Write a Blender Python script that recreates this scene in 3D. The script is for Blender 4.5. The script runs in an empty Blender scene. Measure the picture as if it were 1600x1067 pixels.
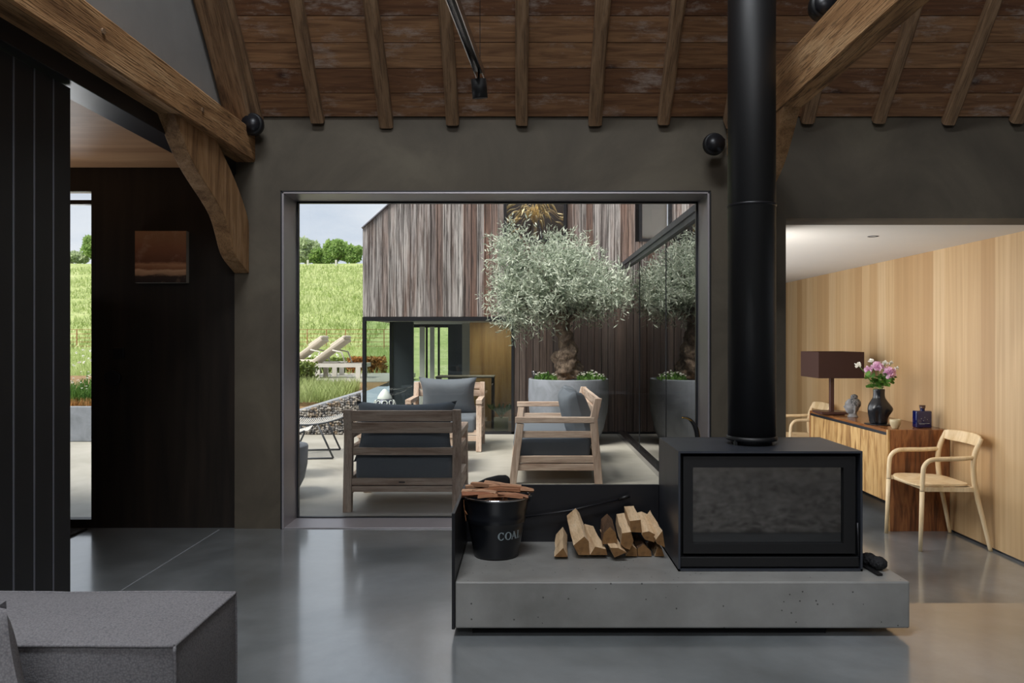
import bpy, math, random
import numpy as np
from mathutils import Vector, Matrix, noise as mnoise
random.seed(11)
PI = math.pi
# ------------------------------------------------------------------ camera
scn = bpy.context.scene
COL = scn.collection
F = 1244.4; VX = 820.0; VY = 531.0; H = 1.12
cam_d = bpy.data.cameras.new('camera'); cam = bpy.data.objects.new('camera', cam_d); COL.objects.link(cam)
cam_d.sensor_width = 36.0; cam_d.lens = F*36/1600
cam_d.shift_x = -(VX-800)/1600; cam_d.shift_y = (VY-533.5)/1600
cam_d.clip_start = 0.05; cam_d.clip_end = 600
cam.location = (0, 0, H); cam.rotation_euler = (PI/2, 0, 0)
scn.camera = cam
# ------------------------------------------------------------------ view, cycles
scn.view_settings.view_transform = 'Standard'; scn.view_settings.look = 'None'
scn.view_settings.exposure = 0.0; scn.view_settings.gamma = 1.0
scn.view_settings.use_curve_mapping = False
cy = scn.cycles
cy.use_denoising = True
cy.max_bounces = 10; cy.diffuse_bounces = 5; cy.glossy_bounces = 5; cy.transmission_bounces = 6; cy.transparent_max_bounces = 12
cy.sample_clamp_indirect = 4.0
cy.caustics_reflective = False; cy.caustics_refractive = False
# ------------------------------------------------------------------ world: bright overcast sky with soft clouds
W = bpy.data.worlds.new('sky'); scn.world = W; W.use_nodes = True
wn = W.node_tree; wn.nodes.clear()
def wnode(t, **k):
    n = wn.nodes.new(t)
    for a, b in k.items(): setattr(n, a, b)
    return n
wo = wnode('ShaderNodeOutputWorld'); wb = wnode('ShaderNodeBackground')
wtc = wnode('ShaderNodeTexCoord'); wmp = wnode('ShaderNodeMapping'); wns = wnode('ShaderNodeTexNoise'); wcr = wnode('ShaderNodeValToRGB')
wmp.inputs['Scale'].default_value = (1.0, 1.0, 3.2)
wns.inputs['Scale'].default_value = 3.0; wns.inputs['Detail'].default_value = 7; wns.inputs['Roughness'].default_value = .55
wcr.color_ramp.elements[0].position = .36; wcr.color_ramp.elements[0].color = (.37, .43, .51, 1)
wcr.color_ramp.elements[1].position = .62; wcr.color_ramp.elements[1].color = (.56, .59, .62, 1)
wn.links.new(wtc.outputs['Generated'], wmp.inputs['Vector']); wn.links.new(wmp.outputs[0], wns.inputs['Vector'])
wn.links.new(wns.outputs['Fac'], wcr.inputs['Fac']); wn.links.new(wcr.outputs[0], wb.inputs['Color'])
wb.inputs['Strength'].default_value = 1.6
wn.links.new(wb.outputs[0], wo.inputs['Surface'])
# veiled sun, high and to the left behind the barn
sd = bpy.data.lights.new('sun', 'SUN'); sd.energy = 5.5; sd.angle = math.radians(28); sd.color = (1, .95, .86)
sun = bpy.data.objects.new('sun', sd); COL.objects.link(sun)
sun.rotation_euler = Vector((0.45, 0.36, -0.82)).to_track_quat('-Z', 'Y').to_euler()
def area(name, loc, direction, sx, sy, power, color):
    d = bpy.data.lights.new(name, 'AREA'); d.shape = 'RECTANGLE'; d.size = sx; d.size_y = sy; d.energy = power; d.color = color
    o = bpy.data.objects.new(name, d); COL.objects.link(o); o.location = loc
    z_ = -Vector(direction).normalized(); up_ = Vector((0, 0, 1)) if abs(z_.z) < .95 else Vector((0, 1, 0)); x_ = up_.cross(z_).normalized(); y_ = z_.cross(x_)
    o.rotation_euler = Matrix((x_, y_, z_)).transposed().to_euler(); return o   # size_x lies level, size_y upright
# added fill lamps, and daylight boosted at the dining glass side wall and hall window
area('added_gable_fill', (-.2, -3.55, 4.4), (0.05, 1, -0.15), 2.9, 1.7, 100, (.97, .98, 1))  # fill added behind the camera, high in the rear gable
area('added_top_fill', (-.6, .9, 6.3), (0.05, .25, -1), 2.2, 1.0, 290, (.90, .95, 1))  # fill added under the closed roof to brighten upward faces
area('unseen_dining_lamp', (1.30, 5.45, 1.30), (0.83, 0.55, -0.14), .5, .9, 22, (1, .98, .95))  # unseen lamp added for the shadows on the oak wall
area('daylight_dining_glass', (1.20, 7.5, 0.95), (1, 0.0, -0.03), 3.0, 1.4, 46, (.97, .98, 1))
area('added_wing_fill', (-.42, 10.5, 1.352), (0, .15, -1), .10, .10, 4.5, (1, .93, .82))  # fill added to brighten the brown timber panel
area('added_upstairs_fill', (.12, 9.95, 3.5), (0, -.2, -1), .3, .3, 22, (1, .96, .9))  # fill added out of view to light the dried grasses
area('daylight_hall_window', (-3.0, 4.60, 1.2), (0.1, -0.8, 0.5), .6, 1.6, 14, (.93, .96, 1))

# ================================================================== helpers
def srgb(h):
    h = h.lstrip('#'); v = [int(h[i:i+2], 16)/255 for i in (0, 2, 4)]
    return tuple((c/12.92 if c <= .04045 else ((c+.055)/1.055)**2.4) for c in v) + (1,)
class NT:
    def __init__(s, name):
        s.m = bpy.data.materials.new(name); s.m.use_nodes = True; s.t = s.m.node_tree
        s.b = s.t.nodes['Principled BSDF']; s.o = s.t.nodes['Material Output']
    def n(s, t, **k):
        n = s.t.nodes.new(t)
        for a, b in k.items(): setattr(n, a, b)
        return n
    def l(s, a, b): s.t.links.new(a, b)
    def co(s, scale=(1, 1, 1), rot=(0, 0, 0), loc=(0, 0, 0)):
        tc = s.n('ShaderNodeTexCoord'); mp = s.n('ShaderNodeMapping')
        mp.inputs['Scale'].default_value = scale; mp.inputs['Rotation'].default_value = rot; mp.inputs['Location'].default_value = loc
        s.l(tc.outputs['Object'], mp.inputs['Vector']); return mp.outputs[0]
    def noise(s, v, scale=5, det=4, rough=.5, dist=0):
        n = s.n('ShaderNodeTexNoise'); n.inputs['Scale'].default_value = scale; n.inputs['Detail'].default_value = det
        n.inputs['Roughness'].default_value = rough; n.inputs['Distortion'].default_value = dist
        s.l(v, n.inputs['Vector']); return n.outputs['Fac']
    def vor(s, v, scale=5, feature='F1', out='Distance', rnd=1):
        n = s.n('ShaderNodeTexVoronoi', feature=feature); n.inputs['Scale'].default_value = scale; n.inputs['Randomness'].default_value = rnd
        s.l(v, n.inputs['Vector']); return n.outputs[out]
    def ramp(s, f, els):
        r = s.n('ShaderNodeValToRGB'); e = r.color_ramp.elements
        while len(e) < len(els): e.new(.5)
        for i, (p, c) in enumerate(els):
            e[i].position = p; e[i].color = c if len(c) == 4 else tuple(c)+(1,)
        s.l(f, r.inputs['Fac']); return r.outputs['Color']
    def mix(s, f, a, b, mode='MIX'):
        n = s.n('ShaderNodeMix', data_type='RGBA', blend_type=mode)
        for i, x in ((0, f), (6, a), (7, b)):
            if isinstance(x, (int, float)): n.inputs[i].default_value = x
            elif isinstance(x, tuple): n.inputs[i].default_value = x if len(x) == 4 else x+(1,)
            else: s.l(x, n.inputs[i])
        return n.outputs[2]
    def math(s, op, a, b=0):
        n = s.n('ShaderNodeMath', operation=op)
        for i, x in ((0, a), (1, b)):
            if isinstance(x, (int, float)): n.inputs[i].default_value = x
            else: s.l(x, n.inputs[i])
        return n.outputs[0]
    def cell(s, axis, width, off=0):
        tc = s.n('ShaderNodeTexCoord'); sp = s.n('ShaderNodeSeparateXYZ'); s.l(tc.outputs['Object'], sp.inputs[0])
        f = s.math('FLOOR', s.math('DIVIDE', s.math('ADD', sp.outputs[axis], off), width))
        w = s.n('ShaderNodeTexWhiteNoise', noise_dimensions='1D'); s.l(f, w.inputs['W']); return w.outputs['Value'], f
    def base(s, c):
        if isinstance(c, tuple): s.b.inputs['Base Color'].default_value = c if len(c) == 4 else c+(1,)
        else: s.l(c, s.b.inputs['Base Color'])
    def rough(s, r):
        if isinstance(r, (int, float)): s.b.inputs['Roughness'].default_value = r
        else: s.l(r, s.b.inputs['Roughness'])
    def bump(s, h, strength=.3, dist=.01):
        n = s.n('ShaderNodeBump'); n.inputs['Strength'].default_value = strength; n.inputs['Distance'].default_value = dist
        s.l(h, n.inputs['Height']); s.l(n.outputs[0], s.b.inputs['Normal'])
def flat(name, c, rough=.5, metal=0, spec=.5, var=.12, bump=0, bscale=40):
    k = NT(name); c = srgb(c) if isinstance(c, str) else c
    f = k.noise(k.co(), 6, 3)
    k.base(k.mix(f, tuple(x*(1-var) for x in c[:3]), tuple(min(1, x*(1+var)) for x in c[:3])))
    k.rough(rough); k.b.inputs['Metallic'].default_value = metal; k.b.inputs['Specular IOR Level'].default_value = spec
    if bump: k.bump(k.noise(k.co(), bscale, 3), bump)
    return k.m
def wood(name, cols, axis=0, stretch=10, scale=4, rough=.55, bump=.25, fine=1.0, dark=.35, spec=.4):
    k = NT(name); sc = [stretch]*3; sc[axis] = 1
    v = k.co(tuple(sc))
    f = k.noise(v, scale*.35, 5, .6, .6); c = k.ramp(f, [(.3, srgb(cols[0])), (.5, srgb(cols[1])), (.7, srgb(cols[2]))])
    sc2 = [stretch*5]*3; sc2[axis] = 1.5
    g = k.noise(k.co(tuple(sc2)), scale*.8, 3, .6)
    c = k.mix(k.math('MULTIPLY', k.math('GREATER_THAN', g, .56), dark*fine), c, tuple(x*.45 for x in srgb(cols[0])[:3]))
    k.base(c); k.rough(rough); k.b.inputs['Specular IOR Level'].default_value = spec
    k.bump(g, bump, .004); return k.m
def glass(name, tint=(1, 1, 1), ior=1.5, boost=1.0):
    k = NT(name); k.t.nodes.remove(k.b)
    fr = k.n('ShaderNodeFresnel'); fr.inputs['IOR'].default_value = ior
    tr = k.n('ShaderNodeBsdfTransparent'); tr.inputs[0].default_value = tuple(tint)+(1,)
    gl = k.n('ShaderNodeBsdfGlossy'); gl.inputs['Roughness'].default_value = 0.0
    mx = k.n('ShaderNodeMixShader'); ff = k.math('MINIMUM', k.math('MULTIPLY', fr.outputs[0], boost), 1.0)
    k.l(ff, mx.inputs[0]); k.l(tr.outputs[0], mx.inputs[1]); k.l(gl.outputs[0], mx.inputs[2]); k.l(mx.outputs[0], k.o.inputs['Surface'])
    return k.m
class MB:
    def __init__(s): s.v = []; s.f = []; s.sm = []
    def add(s, vs, fs, smooth=False):
        b = len(s.v); s.v += [tuple(p) for p in vs]; s.f += [tuple(i+b for i in f) for f in fs]; s.sm += [smooth]*len(fs); return s
    def box(s, x0, x1, y0, y1, z0, z1):
        return s.add([(x0,y0,z0),(x1,y0,z0),(x1,y1,z0),(x0,y1,z0),(x0,y0,z1),(x1,y0,z1),(x1,y1,z1),(x0,y1,z1)],
                     [(0,3,2,1),(4,5,6,7),(0,1,5,4),(1,2,6,5),(2,3,7,6),(3,0,4,7)])
    def bar(s, p0, p1, w, h, side=(1,0,0)):
        p0 = Vector(p0); p1 = Vector(p1); d = (p1-p0).normalized(); sd_ = Vector(side); sd_ = (sd_-d*sd_.dot(d)).normalized(); up = d.cross(sd_)
        vs = []
        for p in (p0, p1):
            for a, b in ((-1,-1),(1,-1),(1,1),(-1,1)): vs.append(p+sd_*(a*w/2)+up*(b*h/2))
        return s.add(vs, [(0,1,2,3),(4,7,6,5),(0,4,5,1),(1,5,6,2),(2,6,7,3),(3,7,4,0)])
    def prism(s, pts, a0, a1, axis=1):
        n = len(pts)
        def mk(p, a):
            q = list(p); q.insert(axis, a); return tuple(q)
        vs = [mk(p, a0) for p in pts]+[mk(p, a1) for p in pts]
        fs = [tuple(range(n)), tuple(range(2*n-1, n-1, -1))]+[(i, i+n, (i+1) % n+n, (i+1) % n) for i in range(n)]
        return s.add(vs, fs)
    def tube(s, path, r, seg=10, caps=True, flatten=1.0):
        path = [Vector(p) for p in path]; n = len(path); r = r if isinstance(r, (list, tuple)) else [r]*n
        t0 = (path[1]-path[0]).normalized(); ref = Vector((0,0,1)) if abs(t0.z) < .9 else Vector((1,0,0)); u = t0.cross(ref).normalized(); vs = []
        for i, p in enumerate(path):
            t = (path[min(i+1, n-1)]-path[max(i-1, 0)]).normalized(); u = (u-t*u.dot(t)).normalized(); w = t.cross(u)
            for k in range(seg):
                a = 2*PI*k/seg; vs.append(p+(u*math.cos(a)+w*math.sin(a)*flatten)*r[i])
        fs = [(i*seg+k, i*seg+(k+1) % seg, (i+1)*seg+(k+1) % seg, (i+1)*seg+k) for i in range(n-1) for k in range(seg)]
        b = len(s.v); s.add(vs, fs, True)
        if caps:
            s.f += [tuple(b+k for k in range(seg-1, -1, -1)), tuple(b+(n-1)*seg+k for k in range(seg))]; s.sm += [False]*2
        return s
    def lathe(s, prof, seg=32, c=(0,0,0), caps=False, fn=None):
        vs = []
        for r, z in prof:
            for k in range(seg):
                a = 2*PI*k/seg; p = (c[0]+r*math.cos(a), c[1]+r*math.sin(a), c[2]+z); vs.append(fn(p, a, z) if fn else p)
        n = len(prof); fs = [(i*seg+k, i*seg+(k+1) % seg, (i+1)*seg+(k+1) % seg, (i+1)*seg+k) for i in range(n-1) for k in range(seg)]
        b = len(s.v); s.add(vs, fs, True)
        if caps:
            s.f += [tuple(b+k for k in range(seg-1, -1, -1)), tuple(b+(n-1)*seg+k for k in range(seg))]; s.sm += [False]*2
        return s
    def ball(s, c, r, seg=16, rings=10, fn=None):
        rx, ry, rz = r if isinstance(r, (tuple, list)) else (r, r, r); vs = []
        for i in range(rings+1):
            th = PI*i/rings
            for k in range(seg):
                a = 2*PI*k/seg; d = (math.sin(th)*math.cos(a), math.sin(th)*math.sin(a), -math.cos(th)); q = 1 if fn is None else fn(d)
                vs.append((c[0]+rx*d[0]*q, c[1]+ry*d[1]*q, c[2]+rz*d[2]*q))
        return s.add(vs, [(i*seg+k, i*seg+(k+1) % seg, (i+1)*seg+(k+1) % seg, (i+1)*seg+k) for i in range(rings) for k in range(seg)], True)
    def pillow(s, w, h, t, mat=Matrix.Identity(4), n=14, pinch=.07):
        for sg in (1, -1):
            vs = []
            for j in range(n+1):
                for i in range(n+1):
                    u = -1+2*i/n; v = -1+2*j/n; u2 = math.copysign(abs(u)**.8, u); v2 = math.copysign(abs(v)**.8, v)
                    x = w/2*u2*(1-pinch*(1-v2*v2)); y = h/2*v2*(1-pinch*(1-u2*u2))
                    zz = t/2*(max(0, 1-u2**4)*max(0, 1-v2**4))**.45*(1+.10*mnoise.noise((x*9+3*sg, y*9, w*7)))
                    vs.append(mat @ Vector((x, y, sg*zz)))
            fs = []
            for j in range(n):
                for i in range(n):
                    q = (j*(n+1)+i, j*(n+1)+i+1, (j+1)*(n+1)+i+1, (j+1)*(n+1)+i); fs.append(q if sg > 0 else q[::-1])
            s.add(vs, fs, True)
        return s
    def build(s, name, mat, parent=None, loc=(0,0,0), rot=(0,0,0), bevel=0, seg=2, sub=0, mw=None, origin=None):
        vs = s.v
        if origin is not None: vs = [(a-origin[0], b-origin[1], c-origin[2]) for a, b, c in vs]; loc = origin
        me = bpy.data.meshes.new(name); me.from_pydata(vs, [], s.f)
        me.polygons.foreach_set('use_smooth', s.sm); me.update()
        if isinstance(mat, (list, tuple)):
            for m in mat: me.materials.append(m)
        elif mat: me.materials.append(mat)
        o = bpy.data.objects.new(name, me); COL.objects.link(o)
        if mw is not None: o.matrix_world = mw
        else: o.location = loc; o.rotation_euler = rot
        if parent: o.parent = parent
        if bevel:
            b = o.modifiers.new('bevel', 'BEVEL'); b.width = bevel; b.segments = seg; b.limit_method = 'ANGLE'; b.angle_limit = math.radians(40); b.harden_normals = False
            me.polygons.foreach_set('use_smooth', [True]*len(me.polygons)) if seg > 2 else None
        if sub:
            b = o.modifiers.new('subd', 'SUBSURF'); b.levels = sub; b.render_levels = sub
        return o
def tag(o, label=None, cat=None, group=None, kind=None):
    if label: o['label'] = label
    if cat: o['category'] = cat
    if group: o['group'] = group
    if kind: o['kind'] = kind
    return o
def thing(name, label, cat, loc=(0,0,0), rz=0, group=None):
    o = bpy.data.objects.new(name, None); COL.objects.link(o); o.empty_display_size = .1
    o.location = loc; o.rotation_euler = (0, 0, rz); return tag(o, label, cat, group)
def struct(o): o['kind'] = 'structure'; return o
def dup(root, loc, rz=None, label=None, group=None):
    r = root.copy(); COL.objects.link(r); r.location = loc
    if rz is not None: r.rotation_euler = (0, 0, rz)
    if label: r['label'] = label
    if group: r['group'] = group
    for ch in list(root.children):
        c = ch.copy(); COL.objects.link(c); c.parent = r
        for g in list(ch.children):
            d = g.copy(); COL.objects.link(d); d.parent = c
    return r
def frame_mat(p0, p1, up=(0,0,1)):      # local x runs p0 -> p1, origin p0
    p0 = Vector(p0); p1 = Vector(p1); x = (p1-p0).normalized(); y = Vector(up).cross(x).normalized(); z = x.cross(y)
    m = Matrix((x, y, z)).transposed().to_4x4(); m.translation = p0; return m, (p1-p0).length
def smooth_path(pts, n=8):
    pts = [Vector(p) for p in pts]; out = []
    for i in range(len(pts)-1):
        p0 = pts[max(i-1, 0)]; p1 = pts[i]; p2 = pts[i+1]; p3 = pts[min(i+2, len(pts)-1)]
        for k in range(n):
            t = k/n; out.append(.5*((2*p1)+(p2-p0)*t+(2*p0-5*p1+4*p2-p3)*t*t+(-p0+3*p1-3*p2+p3)*t**3))
    out.append(pts[-1]); return out
def rough_beam(L, w, h, jit=.006, seg=.12, seed=0, cham=.012, crown=0):
    mb = MB(); n = max(2, int(L/seg)); prof = [(-w/2+cham,-h/2),(w/2-cham,-h/2),(w/2,-h/2+cham),(w/2,h/2-cham),(w/2-cham,h/2),(-w/2+cham,h/2),(-w/2,h/2-cham),(-w/2,-h/2+cham)]
    vs = []
    for i in range(n+1):
        x = L*i/n
        for k, (a, b) in enumerate(prof):
            q = mnoise.noise((x*2.2+seed*13.1, k//2*1.7, seed*3.3)); q2 = mnoise.noise((x*2.2+seed*7.7, 9+k//2*1.7, seed))
            vs.append((x, a+q*jit*2, b+q2*jit*2+crown*math.sin(PI*i/n)))
    fs = [(i*8+k, i*8+(k+1) % 8, (i+1)*8+(k+1) % 8, (i+1)*8+k) for i in range(n) for k in range(8)]
    fs += [tuple(range(7, -1, -1)), tuple(n*8+k for k in range(8))]
    return mb.add(vs, [f[::-1] for f in fs] if False else fs)

# ================================================================== materials
M = {}
k = NT('polished concrete floor')
v = k.co(); f = k.noise(v, 1.1, 8, .62, .4); f2 = k.noise(v, 7, 6, .6)
c = k.ramp(f, [(.33, srgb('#5c6164')), (.5, srgb('#7b8184')), (.67, srgb('#999ea2'))])
c = k.mix(k.math('MULTIPLY', f2, .5), c, srgb('#56544f')); k.base(c)
k.rough(k.math('ADD', .24, k.math('MULTIPLY', f, .16))); k.b.inputs['Specular IOR Level'].default_value = 1.0; k.b.inputs['Coat Weight'].default_value = 1; k.b.inputs['Coat IOR'].default_value = 1.75; k.b.inputs['Coat Roughness'].default_value = .13
k.bump(f2, .03, .004); M['floor'] = k.m
k = NT('board cast hearth concrete')
v = k.co(); f = k.noise(v, 2.4, 8, .6); c = k.ramp(f, [(.32, srgb('#74736f')), (.7, srgb('#9a9996'))])
pv = k.vor(v, 26); pits = k.math('LESS_THAN', pv, .085); c = k.mix(k.math('MULTIPLY', pits, .85), c, srgb('#2a2926')); k.base(c); k.rough(.42); k.b.inputs['Specular IOR Level'].default_value = .75
k.bump(k.math('SUBTRACT', k.noise(v, 20, 4), k.math('MULTIPLY', pits, 1.0)), .25, .004); M['hearth'] = k.m
k = NT('brown clay plaster')
v = k.co(); f = k.noise(v, 1.6, 7, .62, .8); f2 = k.noise(v, 9, 5)
c = k.ramp(f, [(.3, srgb('#423b31')), (.5, srgb('#51493d')), (.72, srgb('#60584a'))]); k.base(k.mix(k.math('MULTIPLY', f2, .3), c, srgb('#4a4338'))); k.rough(.78)
k.bump(f2, .12, .01); M['clay'] = k.m
k = NT('patio concrete')
v = k.co(); f = k.noise(v, 1.0, 8, .65, .5); c = k.ramp(f, [(.3, srgb('#8f8b80')), (.5, srgb('#a8a59b')), (.7, srgb('#b7b4ab'))]); k.base(c); k.rough(.55); k.bump(k.noise(v, 30, 4), .1); M['patio'] = k.m
M['plaster'] = flat('grey plaster', '#8d8c8a', .9, bump=.05)
M['white'] = flat('white ceiling', '#d8d3cb', .85, var=.02)
M['steel'] = flat('blackened steel', '#1c1c20', .38, metal=.2, var=.25, bump=.03, bscale=12)
M['steel_blue'] = flat('waxed steel plate', '#50545d', .40, metal=.7, var=.3, bump=.03, bscale=12)
M['black'] = flat('matt black paint', '#101012', .5, var=.15)
M['soft_black'] = flat('black felt', '#0b0b0c', .9)
M['blackpanel'] = flat('black stained panel', '#17171a', .5, var=.3)
M['door'] = None
k = NT('dark stained door'); v = k.co((9, 9, .7)); f = k.noise(v, 2, 5); k.base(k.ramp(f, [(.3, srgb('#16120f')), (.7, srgb('#2a221c'))])); k.rough(.42); M['door'] = k.m
M['groove'] = flat('grey batten joint', '#6a6b73', .5)
M['bronze'] = flat('anodised bronze lining', '#aaa4a8', .38, metal=.5, var=.08, bump=.02)
M['frame'] = flat('dark window frame', '#1b1d22', .4)
M['alu'] = flat('brushed aluminium', '#c4c4c8', .22, metal=1, var=.05)
M['oak_beam'] = wood('old oak beam', ['#6a492b', '#b0855a', '#cfa87c'], 0, 7, 5, .75, .9, dark=.6)
M['brace'] = wood('oak brace', ['#755334', '#ac8359', '#c7a078'], 2, 7, 5, .75, .5, dark=.4)
M['rafter'] = wood('rafter softwood', ['#4f3a2a', '#876a4e', '#9d8064'], 0, 8, 5, .75, .5, dark=.45)
k = NT('reclaimed ceiling boards')
r, cl = k.cell(1, .147); tcn = k.n('ShaderNodeTexCoord'); cb = k.n('ShaderNodeCombineXYZ')
k.l(k.math('MULTIPLY', cl, 3.7), cb.inputs[0]); k.l(k.math('MULTIPLY', cl, 5.3), cb.inputs[2])
va = k.n('ShaderNodeVectorMath', operation='ADD'); k.l(tcn.outputs['Object'], va.inputs[0]); k.l(cb.outputs[0], va.inputs[1])
def scl(vec, s):
    mp = k.n('ShaderNodeMapping'); mp.inputs['Scale'].default_value = s; k.l(vec, mp.inputs['Vector']); return mp.outputs[0]
c = k.ramp(r, [(0, srgb('#7a5437')), (.5, srgb('#906847')), (1, srgb('#a77e58'))])
g = k.noise(scl(va.outputs[0], (1, 14, 14)), 3, 6, .6, .8); c = k.mix(k.ramp(g, [(.35, (0, 0, 0)), (.65, (.65, .65, .65))]), c, srgb('#452618'))
kn = k.vor(scl(va.outputs[0], (1, 1.7, 1.7)), 2.1); c = k.mix(k.ramp(kn, [(.05, (.85, .85, .85)), (.11, (0, 0, 0))]), c, srgb('#32190f'))
ww = k.noise(scl(va.outputs[0], (1.2, 3.0, 3.0)), 2.6, 8, .74); w2 = k.noise(scl(va.outputs[0], (9, 40, 40)), 2, 4, .6)
wf = k.math('MULTIPLY', k.ramp(ww, [(.53, (0, 0, 0)), (.66, (1, 1, 1))]), k.ramp(w2, [(.35, (.3, .3, .3)), (.55, (.85, .85, .85))]))
c = k.mix(k.math('MULTIPLY', wf, .8), c, srgb('#b5a69b')); k.base(c); k.rough(.8); k.bump(g, .2, .005); M['boards'] = k.m
k = NT('weathered larch boards')
r, cl = k.cell(0, .081); v = k.co((30, 30, 1)); g = k.noise(v, 1.6, 7, .7, .5); v3 = k.co((8, 8, .6)); g3 = k.noise(v3, 1.5, 4)
c = k.ramp(r, [(0, srgb('#aaa5a4')), (.25, srgb('#c4c0be')), (.42, srgb('#857b79')), (.52, srgb('#86695d')), (.62, srgb('#aca6a4')), (.8, srgb('#b9b4b2')), (.9, srgb('#7d6359')), (1, srgb('#a08e85'))])
c = k.mix(k.ramp(g, [(.42, (.0, .0, .0)), (.58, (.9, .9, .9))]), c, srgb('#3e3634')); c = k.mix(k.ramp(g3, [(.5, (0, 0, 0)), (.75, (.5, .5, .5))]), c, srgb('#7d5d4d'))
k.base(c); k.rough(.85); k.bump(g, .3, .005); M['larch'] = k.m
k = NT('shade toned larch boards')  # darker copy of the larch, corner shade put into the colour
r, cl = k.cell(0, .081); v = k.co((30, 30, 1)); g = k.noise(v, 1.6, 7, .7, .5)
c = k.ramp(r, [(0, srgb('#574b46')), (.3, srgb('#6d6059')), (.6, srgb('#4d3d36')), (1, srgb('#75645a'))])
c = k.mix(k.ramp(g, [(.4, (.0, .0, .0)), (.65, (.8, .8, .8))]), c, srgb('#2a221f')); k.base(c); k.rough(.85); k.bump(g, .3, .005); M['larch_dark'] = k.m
k = NT('oak veneer wall')
r, cl = k.cell(1, .17); v = k.co((1, 14, .35)); g = k.noise(v, 2.2, 6, .6, .3); v2 = k.co((1, 90, 1.2)); g2 = k.noise(v2, 1.5, 3)
c = k.ramp(r, [(0, srgb('#b08b5f')), (.5, srgb('#cbab80')), (1, srgb('#d8bc94'))]); c = k.mix(k.ramp(g, [(.35, (0, 0, 0)), (.7, (.6, .6, .6))]), c, srgb('#a9875c'))
c = k.mix(k.math('MULTIPLY', g2, .22), c, srgb('#8f6a3d')); k.base(c); k.rough(.5); M['oakwall'] = k.m
def zebra(name, axis, cols):
    k = NT(name); sc = [9, 9, 9]; sc[2] = 1.1
    v = k.co(tuple(sc)); g = k.noise(v, 1.7, 5, .55, 1.6); c = k.ramp(g, [(.34, srgb(cols[0])), (.47, srgb(cols[1])), (.56, srgb(cols[2])), (.72, srgb(cols[1]))])
    r, cl = k.cell(axis, .105); c = k.mix(k.math('MULTIPLY', r, .3), c, srgb(cols[0])); k.base(c); k.rough(.35); return k.m
M['zebra'] = zebra('figured walnut front', 1, ['#855f38', '#bd945d', '#d7b27a'])
M['rosewood'] = zebra('rosewood end', 0, ['#54301c', '#82502f', '#9c673f'])
k = NT('rosewood top'); g = k.noise(k.co((8, 1, 8)), 2, 5, .6, .6); k.base(k.ramp(g, [(.3, srgb('#6b4023')), (.7, srgb('#94633a'))])); k.rough(.22); M['rosetop'] = k.m
M['ash'] = wood('pale ash chair', ['#ccae80', '#e3c9a0', '#edd8b4'], 2, 6, 5, .4, .05, dark=.1)
for ax, nm in ((0, 'x'), (1, 'y'), (2, 'z')):
    M['teak_'+nm] = wood('weathered teak '+nm, ['#a08573', '#c6b09e', '#d6c6b6'], ax, 10, 6, .8, .3, dark=.35)
M['cushion'] = None
def fabric(name, col, sc=420, var=.2, b=.35):
    k = NT(name); v = k.co(); n1 = k.noise(v, sc, 2); n2 = k.noise(v, 6, 4); c = srgb(col)
    c1 = k.mix(n1, tuple(x*(1-var*1.6) for x in c[:3]), tuple(min(1, x*(1+var*1.6)) for x in c[:3])); k.base(k.mix(k.math('MULTIPLY', n2, .35), c1, tuple(x*.65 for x in c[:3]))); k.rough(.95)
    k.b.inputs['Specular IOR Level'].default_value = .15; k.bump(n1, b, .003); return k.m
M['cushion'] = fabric('charcoal outdoor fabric', '#6b7279')
k = NT('grey tweed sofa fabric'); v = k.co((1, 1, 1), (0, 0, .8)); w = k.n('ShaderNodeTexVoronoi'); w.inputs['Scale'].default_value = 260; k.l(v, w.inputs['Vector'])
n2 = k.noise(v, 5, 5); n3 = k.noise(v, 150, 2); c = k.mix(w.outputs['Distance'], srgb('#9c9a9c'), srgb('#6c6b70')); c = k.mix(k.math('MULTIPLY', n3, .5), c, srgb('#6e6b6c')); c = k.mix(k.math('MULTIPLY', n2, .3), c, srgb('#5b5a5d'))
k.base(c); k.rough(.95); k.b.inputs['Specular IOR Level'].default_value = .15; k.bump(w.outputs['Distance'], .2, .002); M['sofa'] = k.m
M['glass'] = glass('clear window glass')
M['facade_glass'] = glass('facade glass', (.80, .86, .84), 1.5, 1.5)
M['side_glass'] = glass('dining side glass', (.62, .66, .66), 1.5, 1.9)
k = NT('stove glass'); k.base((.006, .006, .007)); k.rough(.05); k.b.inputs['IOR'].default_value = 2.3; M['stove_glass'] = k.m
k = NT('grass hillside'); v = k.co(); f = k.noise(v, .35, 8, .7); f2 = k.noise(v, 2.2, 5, .7)
c = k.ramp(f, [(.3, srgb('#8d9f58')), (.5, srgb('#b4bf7c')), (.72, srgb('#cbcd9a'))]); k.base(k.mix(k.ramp(f2, [(.45, (0, 0, 0)), (.7, (.7, .7, .7))]), c, srgb('#7c9850'))); k.rough(.9); k.bump(f2, 1, .3); M['field'] = k.m
k = NT('soil and gravel'); v = k.co(); f = k.vor(v, 60, out='Color'); k.base(k.mix(.7, k.ramp(k.noise(v, 80, 3), [(.3, srgb('#6d7076')), (.7, srgb('#b3b6bb'))]), srgb('#8f9399'))); k.rough(.9); k.bump(k.noise(v, 90, 3), .8, .01); M['gravel'] = k.m
M['soil'] = flat('mulch', '#8a6f4e', .95, var=.3, bump=.6, bscale=50)
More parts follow.
